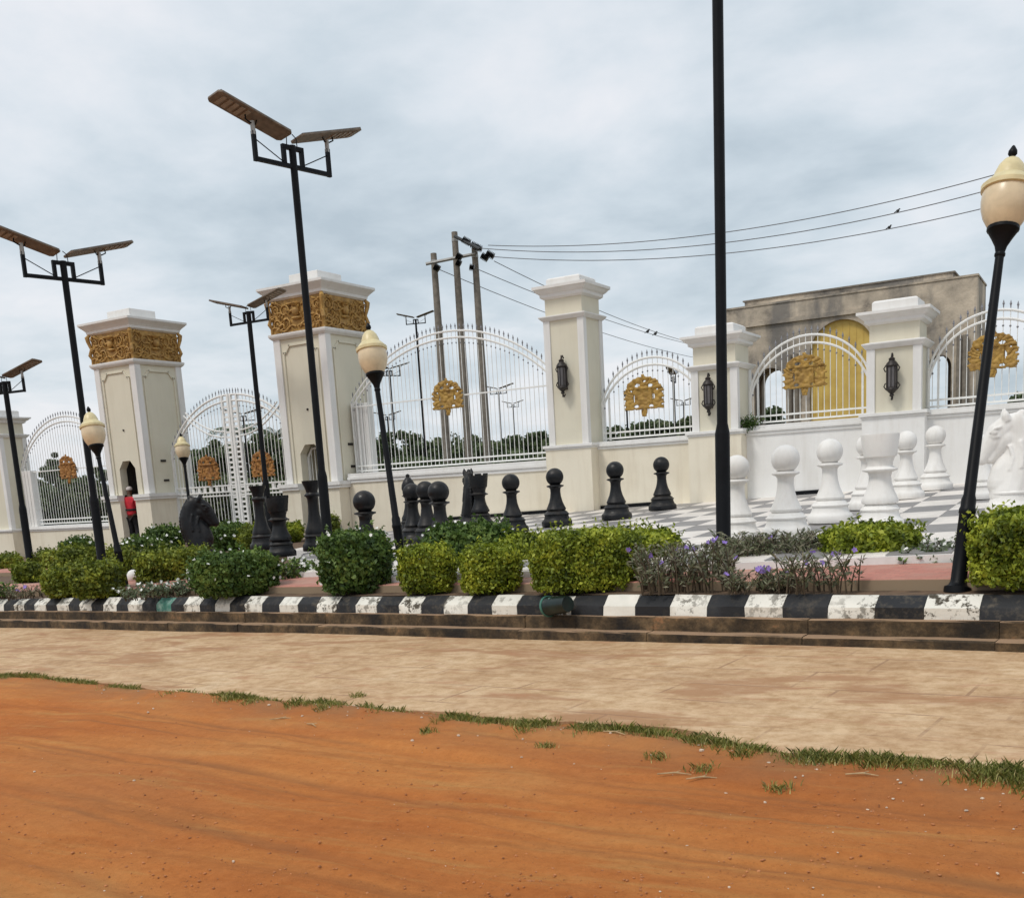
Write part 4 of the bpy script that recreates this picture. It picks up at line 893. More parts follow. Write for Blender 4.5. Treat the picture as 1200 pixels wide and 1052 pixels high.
piece('pawn', 'white', 1095.5, 498.7, 575.0, 'white chess pawn hard against the white wall', WP)
piece('pawn', 'white', 1152.0, 509.0, 586.0, 'white chess pawn hidden by the white horse and a leaning lamp', WP)
piece('rook', 'white', 1031.0, 508.5, 622.0, 'big white chess rook standing before the other white pieces', WO)
piece('knight', 'white', 1184.0, 480.0, 604.0, 'white chess horse with carved eye and ears by the leaning lamp', WO, face=R(190))
# ================================================================== STREET LIGHTS
def solar_light(base, h, arm, label, group, sc=1.0, cat='street light', thick=1.0, full=True):
    t_ = thing('solar_street_light', label, cat, base, group, (0, 0, arm)); s = sc
    r1, r2 = .083*s*thick, .060*s*thick
    MB().lathe([(r1*1.9, -.05), (r1*1.9, .02), (r1*1.2, .03), (r1*1.1, .10), (r1, .12), (r1, 1.30), (r1*.95, 1.33), (r2, 1.42), (r2*.95, h)], 14).build('pole', 'black', t_, True)
    if not full: return t_
    a = .70*s
    m_ = MB(); m_.box(-a, a, -.03*s, .03*s, h-.34*s, h-.28*s); m_.build('cross_arm', 'black', t_)
    m_ = MB(); m_.box(-.20*s, .20*s, -.03*s, .03*s, h-.07*s, h-.005*s)
    m_.box(-.20*s, -.14*s, -.03*s, .03*s, h-.29*s, h-.06*s); m_.box(.14*s, .20*s, -.03*s, .03*s, h-.29*s, h-.06*s); m_.build('centre_frame', 'black', t_)
    for sgn in (-1, 1):
        m_ = MB(); m_.box(sgn*a-.03*s, sgn*a+.03*s, -.028*s, .028*s, h-.345*s, h+.08*s); m_.build('upright', 'black', t_)
        m_ = MB(); m_.tube([(sgn*.18*s, 0, h-.27*s), (sgn*(a-.01), 0, h-.02*s)], .009*s, 5); m_.build('stay', 'black', t_)
        m_ = MB(); m_.tube([(sgn*.10*s, 0, h-.02*s), (sgn*.09*s, 0, h+.12*s), (sgn*.02*s, 0, h+.17*s)], .008*s, 5); m_.build('cable', 'black', t_)
        hd = bpy.data.objects.new('lamp_head', None)
        lh = MB(); lh.tube([(0, 0, -.14*s), (0, 0, .05*s)], .036*s, 8)
        kn = lh.build('knuckle', 'steelgrey', t_); kn.location = (sgn*a, 0, h+.17*s)
        L, W = 1.30*s, .37*s; tilt = R(15)*sgn
        m_ = MB(); e = .05*s
        top = [(-L/2+e, -W/2), (L/2-e, -W/2), (L/2, -W/2+e), (L/2, W/2-e), (L/2-e, W/2), (-L/2+e, W/2), (-L/2, W/2-e), (-L/2, -W/2+e)]
        m_.v = [(x, y, 0) for x, y in top]+[(x, y, .035*s) for x, y in top]; m_.f = [tuple(reversed(range(8))), tuple(range(8, 16))]+[(i, (i+1) % 8, 8+(i+1) % 8, 8+i) for i in range(8)]
        hdo = m_.build('lamp_head', 'panel', t_, bevel=.006*s)
        hdo.location = (sgn*(a+.02), 0, h+.27*s); hdo.rotation_euler = (R(-6), -tilt, 0)
        m_ = MB(); m_.box(-L/2+.03*s, L/2-.03*s, -W/2+.02*s, W/2-.02*s, .036*s, .044*s); m_.build('solar_cell', 'paneltop', hdo)
        for k in range(5):
            m_ = MB(); x = sgn*(.10+.105*k)*s; m_.box(x-.032*s, x+.032*s, -W*.33, W*.33, -.012*s, .002*s); m_.build('led_plate', 'led', hdo)
        m_ = MB(); m_.tube([(-.10*s, 0, .0), (-.09*s, 0, -.07*s), (0, 0, -.09*s), (.09*s, 0, -.07*s), (.10*s, 0, 0)], .012*s, 6); m_.build('bracket', 'black', hdo)
    return t_
SL = 'solar street lights of the garden'
def put_solar(px, py, ytop, arm, label, Z=None, px_top=None, sc=1.0):
    if Z is None: p = on_g(px, py)
    else:
        p = at_depth(px_top or px, ytop, Z); p.z = G(p.x, p.y)
    p.z = G(p.x, p.y)-.02; h = z_at(p.x, p.y, ytop)-p.z
    return solar_light(p, h, arm, label, SL, sc, thick=1/sc)
put_solar(386, 650, 171, R(77.8), 'tall black solar street light rising past the unguarded tower')
put_solar(121, 668, 306, R(77.8), 'black solar street light beside the guarded tower, rising from hedges')
put_solar(36, 662, 447, R(8), 'black solar street light in front of the last cream pillar', sc=.8)
put_solar(0, 0, 365, R(4), 'black solar street light standing before the closed gate', 24.0, 291, .8)
p = on_g(848, 643); p.z = G(p.x, p.y)-.02
tp_ = solar_light(p, 6.75, R(77.8), 'tall black street light pole planted among purple flowers, its head out of view', SL)
tp_.rotation_euler = (Matrix.Rotation(.0125, 3, Vector((-CR[1]*0, 1, 0)))@Matrix.Rotation(R(77.8), 3, 'Z')).to_euler()
for k, (px, yt, Z, arm, lb) in enumerate([(487, 374, 36, 20, 'street light beyond the wall beside the concrete utility poles'), (584, 457, 62, 15, 'street light beyond the wall framed by the right half of the widest fence'),
        (456, 434, 44, 60, 'street light beyond the wall behind the cream lamp globe by the widest fence'), (454, 488, 70, 30, 'far street light beyond the wall at the pilaster end of the widest fence'),
        (285, 487, 46, 40, 'street light beyond the gate seen through its bars'), (734, 466, 60, 110, 'street light beyond the narrow fence, left of its emblem'),
        (789, 441, 30, 100, 'dark street light close beyond the narrow fence by the street pole'), (801, 471, 75, 10, 'farthest street light beyond the narrow fence'), (601, 474, 90, 25, 'very distant street light beyond the widest fence')]):
    p = at_depth(px, yt, Z); gz = G(p.x, 21.5)-.15; h = p.z-gz
    solar_light((p.x, p.y, gz), h, R(arm), lb, 'solar street lights beyond the wall', .72 if Z > 31 and Z != 36 else .5, thick=1.25)
# ------------------------------------------------------------------ garden lamps with acorn globes
def garden_lamp(pxb, pyb, pxt, pyt, label, off=-.15, base=None, rscale=1.0):
    b_ = base if base is not None else on_g(pxb, pyb, off); Z = project(b_)[2]
    tp = at_depth(pxt, pyt, Z); d = tp-b_; h = d.length
    t_ = thing('garden_lamp', label, 'garden lamp', b_, 'acorn globe garden lamps'); t_.rotation_euler = d.to_track_quat('Z', 'Y').to_euler()
    k = rscale; zc = h-.93*k
    MB().lathe([(.105*k, -.04), (.105*k, .015), (.075*k, .03), (.062*k, .06), (.060*k, .62), (.066*k, .63), (.066*k, .66), (.058*k, .68), (.058*k, .74), (.046*k, .78), (.034*k, zc+.02)], 16).build('post', 'black', t_, True)
    MB().lathe([(.034*k, zc), (.042*k, zc+.01*k), (.042*k, zc+.03*k), (.036*k, zc+.04*k), (.048*k, zc+.09*k), (.085*k, zc+.16*k), (.118*k, zc+.215*k), (.125*k, zc+.22*k), (.125*k, zc+.245*k), (.10*k, zc+.245*k)], 18).build('cup', 'black', t_, True)
    MB().lathe([(.115*k, zc+.24*k), (.135*k, zc+.27*k), (.168*k, zc+.33*k), (.19*k, zc+.40*k), (.197*k, zc+.46*k), (.192*k, zc+.53*k), (.185*k, zc+.555*k)], 24).build('globe', 'globe', t_, True)
    MB().lathe([(.19*k, zc+.545*k), (.208*k, zc+.55*k), (.210*k, zc+.585*k), (.19*k, zc+.595*k), (.175*k, zc+.62*k), (.145*k, zc+.65*k), (.125*k, zc+.665*k), (.118*k, zc+.70*k), (.095*k, zc+.76*k), (.06*k, zc+.805*k), (.035*k, zc+.82*k)], 24).build('globe_cap', 'globecap', t_, True)
    MB().lathe([(.026*k, zc+.81*k), (.022*k, zc+.835*k), (.036*k, zc+.855*k), (.034*k, zc+.88*k), (.012*k, zc+.92*k), (.001, zc+.93*k)], 12).build('finial', 'black', t_, True)
garden_lamp(1122, 690, 1188, 170, 'leaning black garden lamp with cream globe beside the white horse', -.17)
garden_lamp(473, 672, 431, 378, 'leaning black garden lamp with cream globe in front of the widest fence', -.10)
garden_lamp(148, 693, 103, 476, 'sharply leaning black garden lamp with cream globe between hedges near the guarded tower', -.17, rscale=.92)
p = at_depth(220, 570, 27.0); p.z = G(p.x, p.y)-.05
garden_lamp(0, 0, 211.5, 507, 'small distant garden lamp with cream globe behind the black horse', base=p)
# ================================================================== UTILITY POLES AND WIRES
UP = 'concrete utility poles'; ZP = 35.0
up = []
for (px, py), lb in (((508, 297), 'concrete utility pole, the shortest of three behind the fence'), ((532.5, 272), 'tallest concrete utility pole of three behind the fence'), ((556, 291), 'concrete utility pole carrying the dark insulators, rightmost along the crossarm')):
    p = at_depth(px, py, ZP); gz = G(p.x, 21.5)-.2; h = p.z-gz
    lb = lb.replace(', rightmost along the crossarm', ' at the wire end of the crossarm')
    t_ = thing('utility_pole', lb, 'utility pole', (p.x, p.y, gz), UP); up.append((t_, p, h))
    MB().tube([(0, 0, 0), (0, 0, h*.5), (0, 0, h)], [.165, .14, .105], 10).build('shaft', 'polecon', t_, True)
    MB().lathe([(.115, h-.32), (.118, h-.30), (.118, h-.24), (.115, h-.22)], 10).build('band', 'steelgrey', t_)
def loc(i, v): return Vector(v)-up[i][0].location
a, b_, c = up[0][1], up[1][1], up[2][1]
MB().tube([loc(0, at_depth(499, 309.5, ZP-.2)), loc(0, at_depth(557, 297.5, ZP-.2))], .06, 6).build('cross_arm', 'steelgrey', up[0][0])
MB().tube([loc(1, at_depth(533, 277, ZP-.2)), loc(1, at_depth(562, 292, ZP-.6))], .055, 6).build('cross_arm', 'insul', up[1][0])
def insulator(i, p0, p1, n=6):
    p0, p1 = Vector(p0), Vector(p1); pts = []; rad = []
    for k in range(n*2+1): pts.append(p0.lerp(p1, k/(n*2))); rad.append(.05 if k % 2 == 0 else .13)
    MB().tube(pts, rad, 8).build('insulator', 'insul', up[i][0])
for i, q0, q1 in ((1, (542, 280), (551, 285)), (1, (552, 286), (562, 291)), (2, (557, 290), (565, 292)), (2, (570, 296), (579, 301)), (2, (564, 299), (572, 304)), (0, (509, 312), (515, 316)), (1, (535, 299), (541, 303)), (1, (535, 307), (540, 310)), (2, (550, 313), (556, 314))):
    insulator(i, loc(i, at_depth(q0[0], q0[1], ZP-.3)), loc(i, at_depth(q1[0], q1[1], ZP-.3)))
def wire(p0, p1, mid, label, r_=.013, lo=0.0, hi=8.0):
    p0, p1 = Vector(p0), Vector(p1)
    def pts(s, n=36): return [p0.lerp(p1, i/n)-Vector((0, 0, s*4*(i/n)*(1-i/n))) for i in range(n+1)]
    for _ in range(40):
        s = (lo+hi)/2; pr = [project(q_) for q_ in pts(s)]; y = None
        for u_, v_ in zip(pr, pr[1:]):
            if u_[0] <= mid[0] <= v_[0]: y = u_[1]+(v_[1]-u_[1])*(mid[0]-u_[0])/(v_[0]-u_[0])
        if y is None or y > mid[1]: hi = s
        else: lo = s
    m_ = MB(); m_.tube([q_-p0 for q_ in pts(s)], r_, 5); o_ = m_.build('power_line', 'wire', loc=p0)
    return tag(o_, label, 'power line', 'overhead wires'), pts(s)
W1 = [wire(at_depth(572, 287.5, ZP-.4), at_depth(1500, 95, 23), (845, 273), 'uppermost power line running off above the concrete building'),
      wire(at_depth(563, 291, ZP-.4), at_depth(1500, 110, 23.5), (845, 285), 'middle power line running off above the concrete building'),
      wire(at_depth(579, 301, ZP-.4), at_depth(1500, 140, 24), (845, 297.5), 'lowest power line running off above the concrete building')]
W2 = [wire(at_depth(579, 306, ZP-.4), at_depth(960, 400, 90), (722, 372), 'uppermost power line descending behind the tallest lantern pillar'),
      wire(at_depth(556, 314, ZP-.4), at_depth(960, 408, 90), (722, 378.5), 'middle power line descending behind the tallest lantern pillar'),
      wire(at_depth(515, 316, ZP-.4), at_depth(960, 420, 90), (722, 395), 'lowest power line descending behind the tallest lantern pillar')]
def bird(px, pts, label):
    best = min(pts, key=lambda q_: abs(project(q_)[0]-px)); i = pts.index(best); a_ = pts[max(0, i-1)]; c_ = pts[min(len(pts)-1, i+1)]
    for k in range(200):
        q_ = a_.lerp(c_, k/199)
        if abs(project(q_)[0]-px) < 1.0: break
    s = project(q_)[2]/35*.55
    m_ = MB(); m_.ball((0, 0, .10*s), .085*s, 10, 7, (1.25, .8, 1)); m_.ball((.09*s, 0, .19*s), .05*s, 8, 6); m_.tube([(-.08*s, 0, .08*s), (-.22*s, 0, .02*s)], [.04*s, .02*s], 6); m_.tube([(.13*s, 0, .19*s), (.17*s, 0, .185*s)], [.014*s, .003], 5); m_.tube([(0, .02*s, .04*s), (0, .02*s, -.01)], .008, 4)
    tag(m_.build('bird', 'bird', loc=q_), label, 'bird', 'birds on the wires')
bird(760, W2[1][1], 'small dark bird perched on the wire behind the tallest lantern pillar, beside its mate')
bird(769, W2[1][1], 'small dark bird perched further down the wire behind the tallest lantern pillar')
bird(1053, W1[1][1], 'tiny dark bird perched on the middle wire above the concrete building')
bird(1043, W1[2][1], 'tiny dark bird perched on the lowest wire above the concrete building')
# ================================================================== CONCRETE BUILDING BEHIND THE WALL
YB = 30.0
bl = at_y(846, 366, YB); brp = at_y(1146, 321.5, YB); BZ = G(-5, 21.5)-.15
dside = ray(1155.6, 330); YB2 = brp.x/dside[0]*dside[1]; YB2 = max(YB+1.6, min(YB2, YB+4.5))
bt = thing('concrete_building', 'stained raw concrete gatehouse with arched openings behind the white wall', 'building', ((bl.x+brp.x)/2, YB, BZ)); ox = bt.location.x
ZT = (bl.z+brp.z)/2-BZ
def opening(pxl, pxr, pyt): 
    l_, r_ = at_y(pxl, 470, YB).x-ox, at_y(pxr, 470, YB).x-ox; zt_ = at_y((pxl+pxr)/2, pyt, YB).z-BZ; return l_, r_, zt_
ops = [opening(884, 921, 431), opening(949, 1024, 374), opening(1086, 1114, 416)]
def arch_wall(m_, x0, x1, z1, y0, y1, ops_):
    xs_ = x0
    for l_, r_, zt_ in ops_:
        m_.box(xs_, l_, y0, y1, 0, z1); rad = (r_-l_)/2; cx = (l_+r_)/2; ry = min(rad, zt_*.42); zs_ = zt_-ry; n = 16
        arcp = [(cx-rad*math.cos(math.pi*i/n), zs_+ry*math.sin(math.pi*i/n)) for i in range(n+1)]
        for (xa, za_), (xb, zb_) in zip(arcp, arcp[1:]): m_.extrude_xz([(xa, za_), (xb, zb_), (xb, z1), (xa, z1)], y0, y1)
        xs_ = r_
    m_.box(xs_, x1, y0, y1, 0, z1); return m_
X0, X1 = bl.x-ox, brp.x-ox
arch_wall(MB(), X0, X1, ZT, 0, .5, ops).build('front_wall', 'rawcon', bt)
def bop(pxl, pxr, pyt):
    l_, r_ = at_y(pxl, 470, YB2).x-ox, at_y(pxr, 470, YB2).x-ox; return l_, r_, at_y((pxl+pxr)/2, pyt, YB2).z-BZ
back_ops = [bop(897, 930, 434), bop(1080, 1112.5, 416)]
arch_wall(MB(), X0, X1, ZT, YB2-YB-.4, YB2-YB, back_ops).build('back_wall', 'rawcon', bt)
m_ = MB(); m_.box(X0, X0+.4, .5, YB2-YB-.4, 0, ZT); m_.build('side_wall', 'rawcon', bt)
m_ = MB(); m_.box(X1-.35, X1, .5, YB2-YB-.4, 0, ZT); m_.build('side_wall', 'rawcon', bt)
m_ = MB(); m_.box(X0-.02, X1+.02, -.025, YB2-YB+.02, ZT, ZT+.05); m_.build('roof_slab', 'rawcon', bt)
pa, pb = at_y(873.8, 354.5, YB+1.0), at_y(1117.6, 318.4, YB+1.0)
m_ = MB(); m_.box(pa.x-ox, pb.x-ox, .9, YB2-YB-.3, ZT+.05, ZT+.30); m_.build('roof_parapet', 'rawcon', bt)
m_ = MB(); m_.box(pa.x-ox-.05, pb.x-ox+.05, .87, YB2-YB-.27, ZT+.30, ZT+.34); m_.build('roof_coping', 'polecon', bt)
l_, r_, zt_ = ops[1]; gd = MB(); rad = (r_-l_)/2; cx = (l_+r_)/2; ry = min(rad, zt_*.42)
pl = [(l_, 0), (r_, 0)]+[(cx+rad*math.cos(math.pi*i/20), zt_-ry+ry*math.sin(math.pi*i/20)) for i in range(21)]
door = gd.extrude_xz(pl, .12, .2).build('golden_door', 'golddoor', bt); door['label'] = 'tall golden yellow arched door'
for k in range(9):
    x = l_+.12+(r_-l_-.24)*k/8; zt2 = zt_-ry+ry*math.sqrt(max(0, 1-((x-cx)/rad)**2))-.08
    m_ = MB(); m_.box(x-.012, x+.012, .107, .125, .05, zt2); m_.build('door_rib', 'golddoor', door)
for px in (926, 934, 1124, 1131):
    x = at_y(px, 440, YB).x-ox; m_ = MB(); m_.tube([(x, -.09, 0), (x, -.09, ZT*.72)], .07, 8); m_.build('drainpipe', 'polecon', bt)
m_ = MB(); m_.box(ops[0][0]-.2, ops[1][1]+.3, -.07, .02, ops[1][2]+.10, ops[1][2]+.22); m_.build('string_course', 'rawcon', bt)
# ================================================================== PLANTS
def box_shell(n, p=4.0, inner=.30):
    """points in the outer layer of a rounded box (unit half size) with outward normals"""
    d = unit(RNG.normal(size=(n, 3))); q_ = (np.abs(d)**p).sum(1, keepdims=True)**(1/p); s = d/q_
    nr = unit(np.sign(d)*np.abs(s)**(p-1)); dep = 1-inner*RNG.random((n, 1))**1.6
    return s*dep, nr, dep[:, 0]
def star_flowers(c, size):
    n = len(c); V_ = []; Q_ = []
    view = unit(np.stack([-c[:, 0]*0, -np.ones(n), .6*np.ones(n)], 1)+RNG.normal(size=(n, 3))*.35)
    a = unit(np.cross(view, RNG.normal(size=(n, 3)))); b2 = np.cross(view, a)
    for k in range(5):
        t0 = 2*math.pi*k/5; e1 = a*math.cos(t0)+b2*math.sin(t0); e2 = -a*math.sin(t0)+b2*math.cos(t0); s = size*(.7+.6*RNG.random((n, 1)))
        V_.append(np.stack([c, c+e1*s*.6+e2*s*.38, c+e1*s+view*s*.15, c+e1*s*.6-e2*s*.38], 1))
    V_ = np.concatenate(V_).reshape(-1, 3); Q_ = np.arange(len(V_)).reshape(-1, 4); return V_, Q_
def shrub(x0, x1, yt, yb, kind, label, depth=None, off=-.17, p=4.0, flowers=0, leaf=.05, group=None, gap=0.0, name='clipped_shrub', dens=1.0, lump=.10):
    f = on_g((x0+x1)/2, yb, off); Z = project(f)[2]; d = Vector((f.x, f.y, 0)).normalized()
    wd = (x1-x0)*Z/FPX; dp = depth or min(wd, .85)
    c = Vector((f.x, f.y, 0))+d*(dp/2+gap); gz = G(c.x, c.y)+off
    Zc = Z+(dp/2)*.9; wd = (x1-x0)*Zc/FPX; ht = z_at(c.x-d.x*dp*.2, c.y-d.y*dp*.2, yt)-gz; ht = max(ht, .18)
    yaw = math.atan2(d.y, d.x)-math.pi/2
    t_ = thing(name, label, 'shrub', (c.x, c.y, gz), group, (0, 0, yaw))
    area = 2*(wd*ht+dp*ht)+wd*dp; n = int(min(26000, max(900, 3.4*dens*area/(leaf*leaf*.45))))
    P_, nr, dep = box_shell(n, p)
    lumpv = 1+lump*snoise(P_*np.array([wd, dp, ht]), 5.0, x0*.1)+.5*lump*snoise(P_*np.array([wd, dp, ht]), 12.0, x0*.3)
    P_ = P_*lumpv[:, None]; C_ = P_*np.array([wd/2, dp/2, ht*.49])*.94; C_[:, 2] += ht*.48
    C_[:, 2] = np.maximum(C_[:, 2], .02+.05*RNG.random(n)); C_ += RNG.normal(size=C_.shape)*leaf*.35
    v_, q_ = leaves(C_, nr, leaf*1.25, leaf*.75, .85)
    ns = int(26*area); sp_, sn_, _ = box_shell(ns*3, p, .02); up_ = sp_[:, 2] > -.2; sp_ = sp_[up_][:ns]; sn_ = sn_[up_][:ns]
    S0 = sp_*np.array([wd/2, dp/2, ht*.49])*.94; S0[:, 2] += ht*.48; SL_ = (.03+.09*RNG.random((len(S0), 1))); SD = unit(sn_+np.array([[0, 0, .8]])+RNG.normal(size=S0.shape)*.35)
    SC = np.concatenate([S0+SD*SL_*k_/4+RNG.normal(size=S0.shape)*.008 for k_ in range(1, 6)]); sv_, sq_ = leaves(SC, np.tile(sn_, (5, 1)), leaf*1.3, leaf*.7, .8)
    v_ = np.concatenate([v_, sv_]); q_ = np.concatenate([q_, sq_+n*4]); C_ = np.concatenate([C_, SC]); n = len(C_)
    cl = np.clip(.5+.45*snoise(C_, 6.0, x1*.2)+.35*snoise(C_, 15.0, x0*.2), 0, 1)
    rnd = np.clip(-.05+.40*RNG.random(n)+.62*cl, 0, 1)
    place('foliage', fast_mesh('foliage', v_, q_, rnd), kind, t_)
    m_ = MB(); r_ = random.Random(int(x0*7))
    for k in range(7):
        bx, by = r_.uniform(-.3, .3)*wd, r_.uniform(-.3, .3)*dp
        m_.tube([(bx*.35, by*.35, -.03), (bx*.7, by*.7, ht*.35), (bx, by, ht*.8)], [.016, .011, .005], 5)
    m_.build('stems', 'twig', t_)
    if flowers:
        P_, nr, dep = box_shell(flowers*14, p, .02); keep = (nr[:, 1] < .3) & (P_[:, 2] > -.5) & (snoise(P_, 3.5, x0) > .05); flowers = int(flowers*.75); P_ = P_[keep][:flowers]; nr = nr[keep][:flowers]
        w_ = .35+.65*(P_[:, 2] > 0)
        C_ = P_*np.array([wd/2, dp/2, ht*.49])*1.04; C_[:, 2] += ht*.52
        v_, q_ = star_flowers(C_, .021*max(1, Z/13)); stuff(place('flowers', fast_mesh('flowers', v_, q_), 'petal', t_))
    return t_
LG = 'clipped lime green garden shrubs'; DG = 'dark green white-flowered garden shrubs'
shrub(378, 462, 622, 697.5, 'leaf_deep', 'squarish dark green shrub with sparse white flowers right behind the kerb, beside the lamp post', .75, p=4.5, flowers=30, group=DG)
shrub(470, 537, 637, 697.5, 'leaf_lime', 'small clipped lime shrub at the foot of the leaning lamp by the widest fence', .55, p=5, leaf=.034, group=LG)
shrub(542, 612, 638, 697.5, 'leaf_lime', 'small clipped lime cube shrub between another small cube and the long clipped block', .55, p=5, leaf=.034, group=LG)
shrub(623, 752, 619, 697.5, 'leaf_lime', 'largest clipped lime hedge block, right behind the kerb beside purple flowers', .85, p=6, leaf=.034, group=LG, lump=.05)
shrub(725, 796, 621, 672, 'leaf_lime', 'clipped lime shrub tucked behind the end of the largest lime block', .8, p=4, leaf=.045, group=LG)
shrub(588, 640, 625, 672, 'leaf_lime', 'clipped lime shrub tucked behind two small cubes and the largest block', .7, p=4, leaf=.045, group=LG)
shrub(498, 606, 612, 676, 'leaf_deep', 'broad dark shrub with white flowers in front of the pawn cluster', .95, p=3.2, flowers=26, group=DG, leaf=.055)
shrub(1142, 1262, 594, 697.5, 'leaf_lime', 'tall clipped lime shrub behind the kerb in front of the white horse', .95, p=5, leaf=.034, group=LG)
shrub(966, 1072, 614, 668, 'leaf_lime', 'clipped lime mound beyond the red path in front of the white rook', .8, p=3.6, leaf=.045, group=LG)
shrub(228, 328, 646, 701, 'leaf_deep', 'broad dark shrub with white flowers on top, behind the kerb near the stout rook', .85, p=3.6, flowers=26, group=DG)
shrub(163, 252, 642, 686, 'leaf_olive', 'long clipped olive-lime hedge in front of the black horse', .8, p=4, leaf=.05, group=LG)
shrub(88, 146, 657, 702, 'leaf_olive', 'clipped olive-lime shrub touching the sharply leaning lamp post', .7, p=4, leaf=.05, group=LG)
shrub(54, 104, 664, 701, 'leaf_olive', 'lower olive-lime shrub joined to the one at the sharply leaning lamp', .7, p=3.2, leaf=.05, group=LG)
shrub(18, 50, 659, 683, 'leaf_olive', 'small olive cube shrub standing on the red path by the last pillar', .6, p=4.5, leaf=.055, group=LG)
shrub(-6, 26, 650, 669, 'leaf_olive', 'round olive shrub at the foot of the last pillar', .8, p=3, leaf=.06, group=LG)
shrub(70, 116, 640, 674, 'leaf_olive', 'olive-lime shrub behind the street light pole by the guarded tower', .9, p=3.2, leaf=.06, group=LG)
shrub(46, 76, 645, 669, 'leaf_olive', 'small olive shrub beside the cream wall beyond the guarded tower', .8, p=3.2, leaf=.06, group=LG)
shrub(74, 114, 631, 656, 'leaf_deep', 'dark shrub with white flowers against the cream wall beyond the guarded tower', .9, p=3, flowers=18, leaf=.07, group=DG)
shrub(122, 160, 642, 674, 'leaf_olive', 'olive shrub in front of the guard doorway', .9, p=3, leaf=.06, group=LG)
shrub(146, 192, 630, 658, 'leaf_deep', 'dark shrub with white flowers below the guard doorway', .9, p=3, flowers=22, leaf=.065, group=DG)
shrub(174, 216, 617, 648, 'leaf_deep', 'dark flowering shrub at the corner of the guarded tower behind the black horse', .9, p=3, flowers=14, leaf=.065, group=DG)
shrub(246, 296, 613, 645, 'leaf_deep', 'dark flowering shrub in front of the gate beside the black horse', .9, p=3, flowers=16, leaf=.065, group=DG)
shrub(284, 312, 616, 648, 'leaf_olive', 'olive shrub in front of the gate behind a slender queen', .9, p=3, leaf=.06, group=LG)
shrub(331, 357, 612, 636, 'leaf_lime', 'round lime topiary by the unguarded tower, lower of two', .8, p=2.4, leaf=.05, group=LG)
shrub(331, 350, 601, 617, 'leaf_lime', 'round lime topiary by the unguarded tower, upper of two', .7, p=2.4, leaf=.05, group=LG, off=.1)
shrub(384, 398, 604, 630, 'leaf_olive', 'narrow olive shrub behind the tall street light by the unguarded tower', .6, p=2.6, leaf=.05, group=LG)
# --- low flower patches
def patch(x0, x1, yt, yb, kind, flowers, fmat, label, depth, off=-.17, leaf=.06, name='flower_patch', narrow=False, stemn=60, cat='flowers'):
    f = on_g((x0+x1)/2, yb, off); Z = project(f)[2]; d = Vector((f.x, f.y, 0)).normalized(); c = Vector((f.x, f.y, 0))+d*depth/2
    wd = (x1-x0)*(Z+depth/2)/FPX; gz = G(c.x, c.y)+off; ht = max(.12, z_at(c.x, c.y, yt)-gz); yaw = math.atan2(d.y, d.x)-math.pi/2
    t_ = thing(name, label, cat, (c.x, c.y, gz), None, (0, 0, yaw)); m_ = MB(); C_ = []; U_ = []; tips = []; r_ = random.Random(int(x0)+3)
    for k in range(stemn):
        bx, by = r_.uniform(-.5, .5)*wd, r_.uniform(-.5, .5)*depth; h = ht*r_.uniform(.55, 1.05); lx, ly = r_.uniform(-.16, .16), r_.uniform(-.14, .14)
        pts = [Vector((bx+lx*q_*q_, by+ly*q_*q_, h*q_)) for q_ in (0, .35, .7, 1)]; m_.tube(pts, [.008, .006, .005, .003], 4); tips.append(pts[-1])
        for j in range(14 if narrow else 12):
            q_ = r_.uniform(.15, 1.0); pp = Vector((bx+lx*q_*q_, by+ly*q_*q_, h*q_)); a = r_.uniform(0, 6.28); o_ = Vector((math.cos(a), math.sin(a), r_.uniform(.2, .9)))
            C_.append(pp+o_*leaf*.45); U_.append(o_)
    m_.build('stems', 'twig', t_); C_ = np.array([tuple(q_) for q_ in C_]); U_ = unit(np.array([tuple(q_) for q_ in U_]))
    nr = np.tile(np.array([[0, -.4, 1.0]]), (len(C_), 1)); v_, q_ = leaves(C_, nr, leaf, leaf*(.24 if narrow else .5), .5, up=U_)
    place('foliage', fast_mesh('foliage', v_, q_, np.clip(RNG.random(len(C_))*.8+.1, 0, 1)), kind, t_)
    if flowers:
        T_ = np.array([tuple(q_) for q_ in r_.sample(tips, min(flowers, len(tips)))])+np.array([[0, -.01, .015]]); v_, q_ = star_flowers(T_, (.028 if fmat == 'purple' else .022)*max(1, Z/12)); stuff(place('flowers', fast_mesh('flowers', v_, q_), fmat, t_))
    return t_
patch(752, 858, 636, 697, 'leaf_purple', 12, 'purple', 'purple-flowered narrow-leaved plants at the foot of the tall street pole', .7, narrow=True, stemn=120, leaf=.085)
patch(850, 988, 624, 668, 'leaf_purple', 4, 'purple', 'dark purplish plants edging the chess floor in front of two white pawns', .6, narrow=True, stemn=230, leaf=.085)
patch(915, 1003, 646, 697, 'leaf_purple', 6, 'purple', 'wispy purple-flowered plant leaning over the kerb in front of the red path', .5, narrow=True, stemn=38, leaf=.08)
patch(855, 925, 668, 697, 'leaf_purple', 8, 'purple', 'low purple-flowered plants between kerb and red path beyond the street pole', .35, narrow=True, stemn=50, leaf=.07)
patch(985, 1072, 652, 669, 'leaf_deep', 6, 'petal', 'low green plants edging the chess floor in front of the lime mound', .35, stemn=70, leaf=.06)
patch(1060, 1150, 646, 669, 'leaf_deep', 6, 'petal', 'low green plants between red path and chess floor beside the leaning lamp', .4, stemn=60, leaf=.07)
patch(150, 240, 682, 701, 'leaf_silver', 22, 'petal', 'low silvery white-flowered ground plants behind the kerb at the sharply leaning lamp', .6, stemn=110, leaf=.06)
patch(322, 382, 656, 684, 'leaf_deep', 16, 'petal', 'low green white-flowered ground plants beside the chess floor corner', .7, stemn=80, leaf=.07)
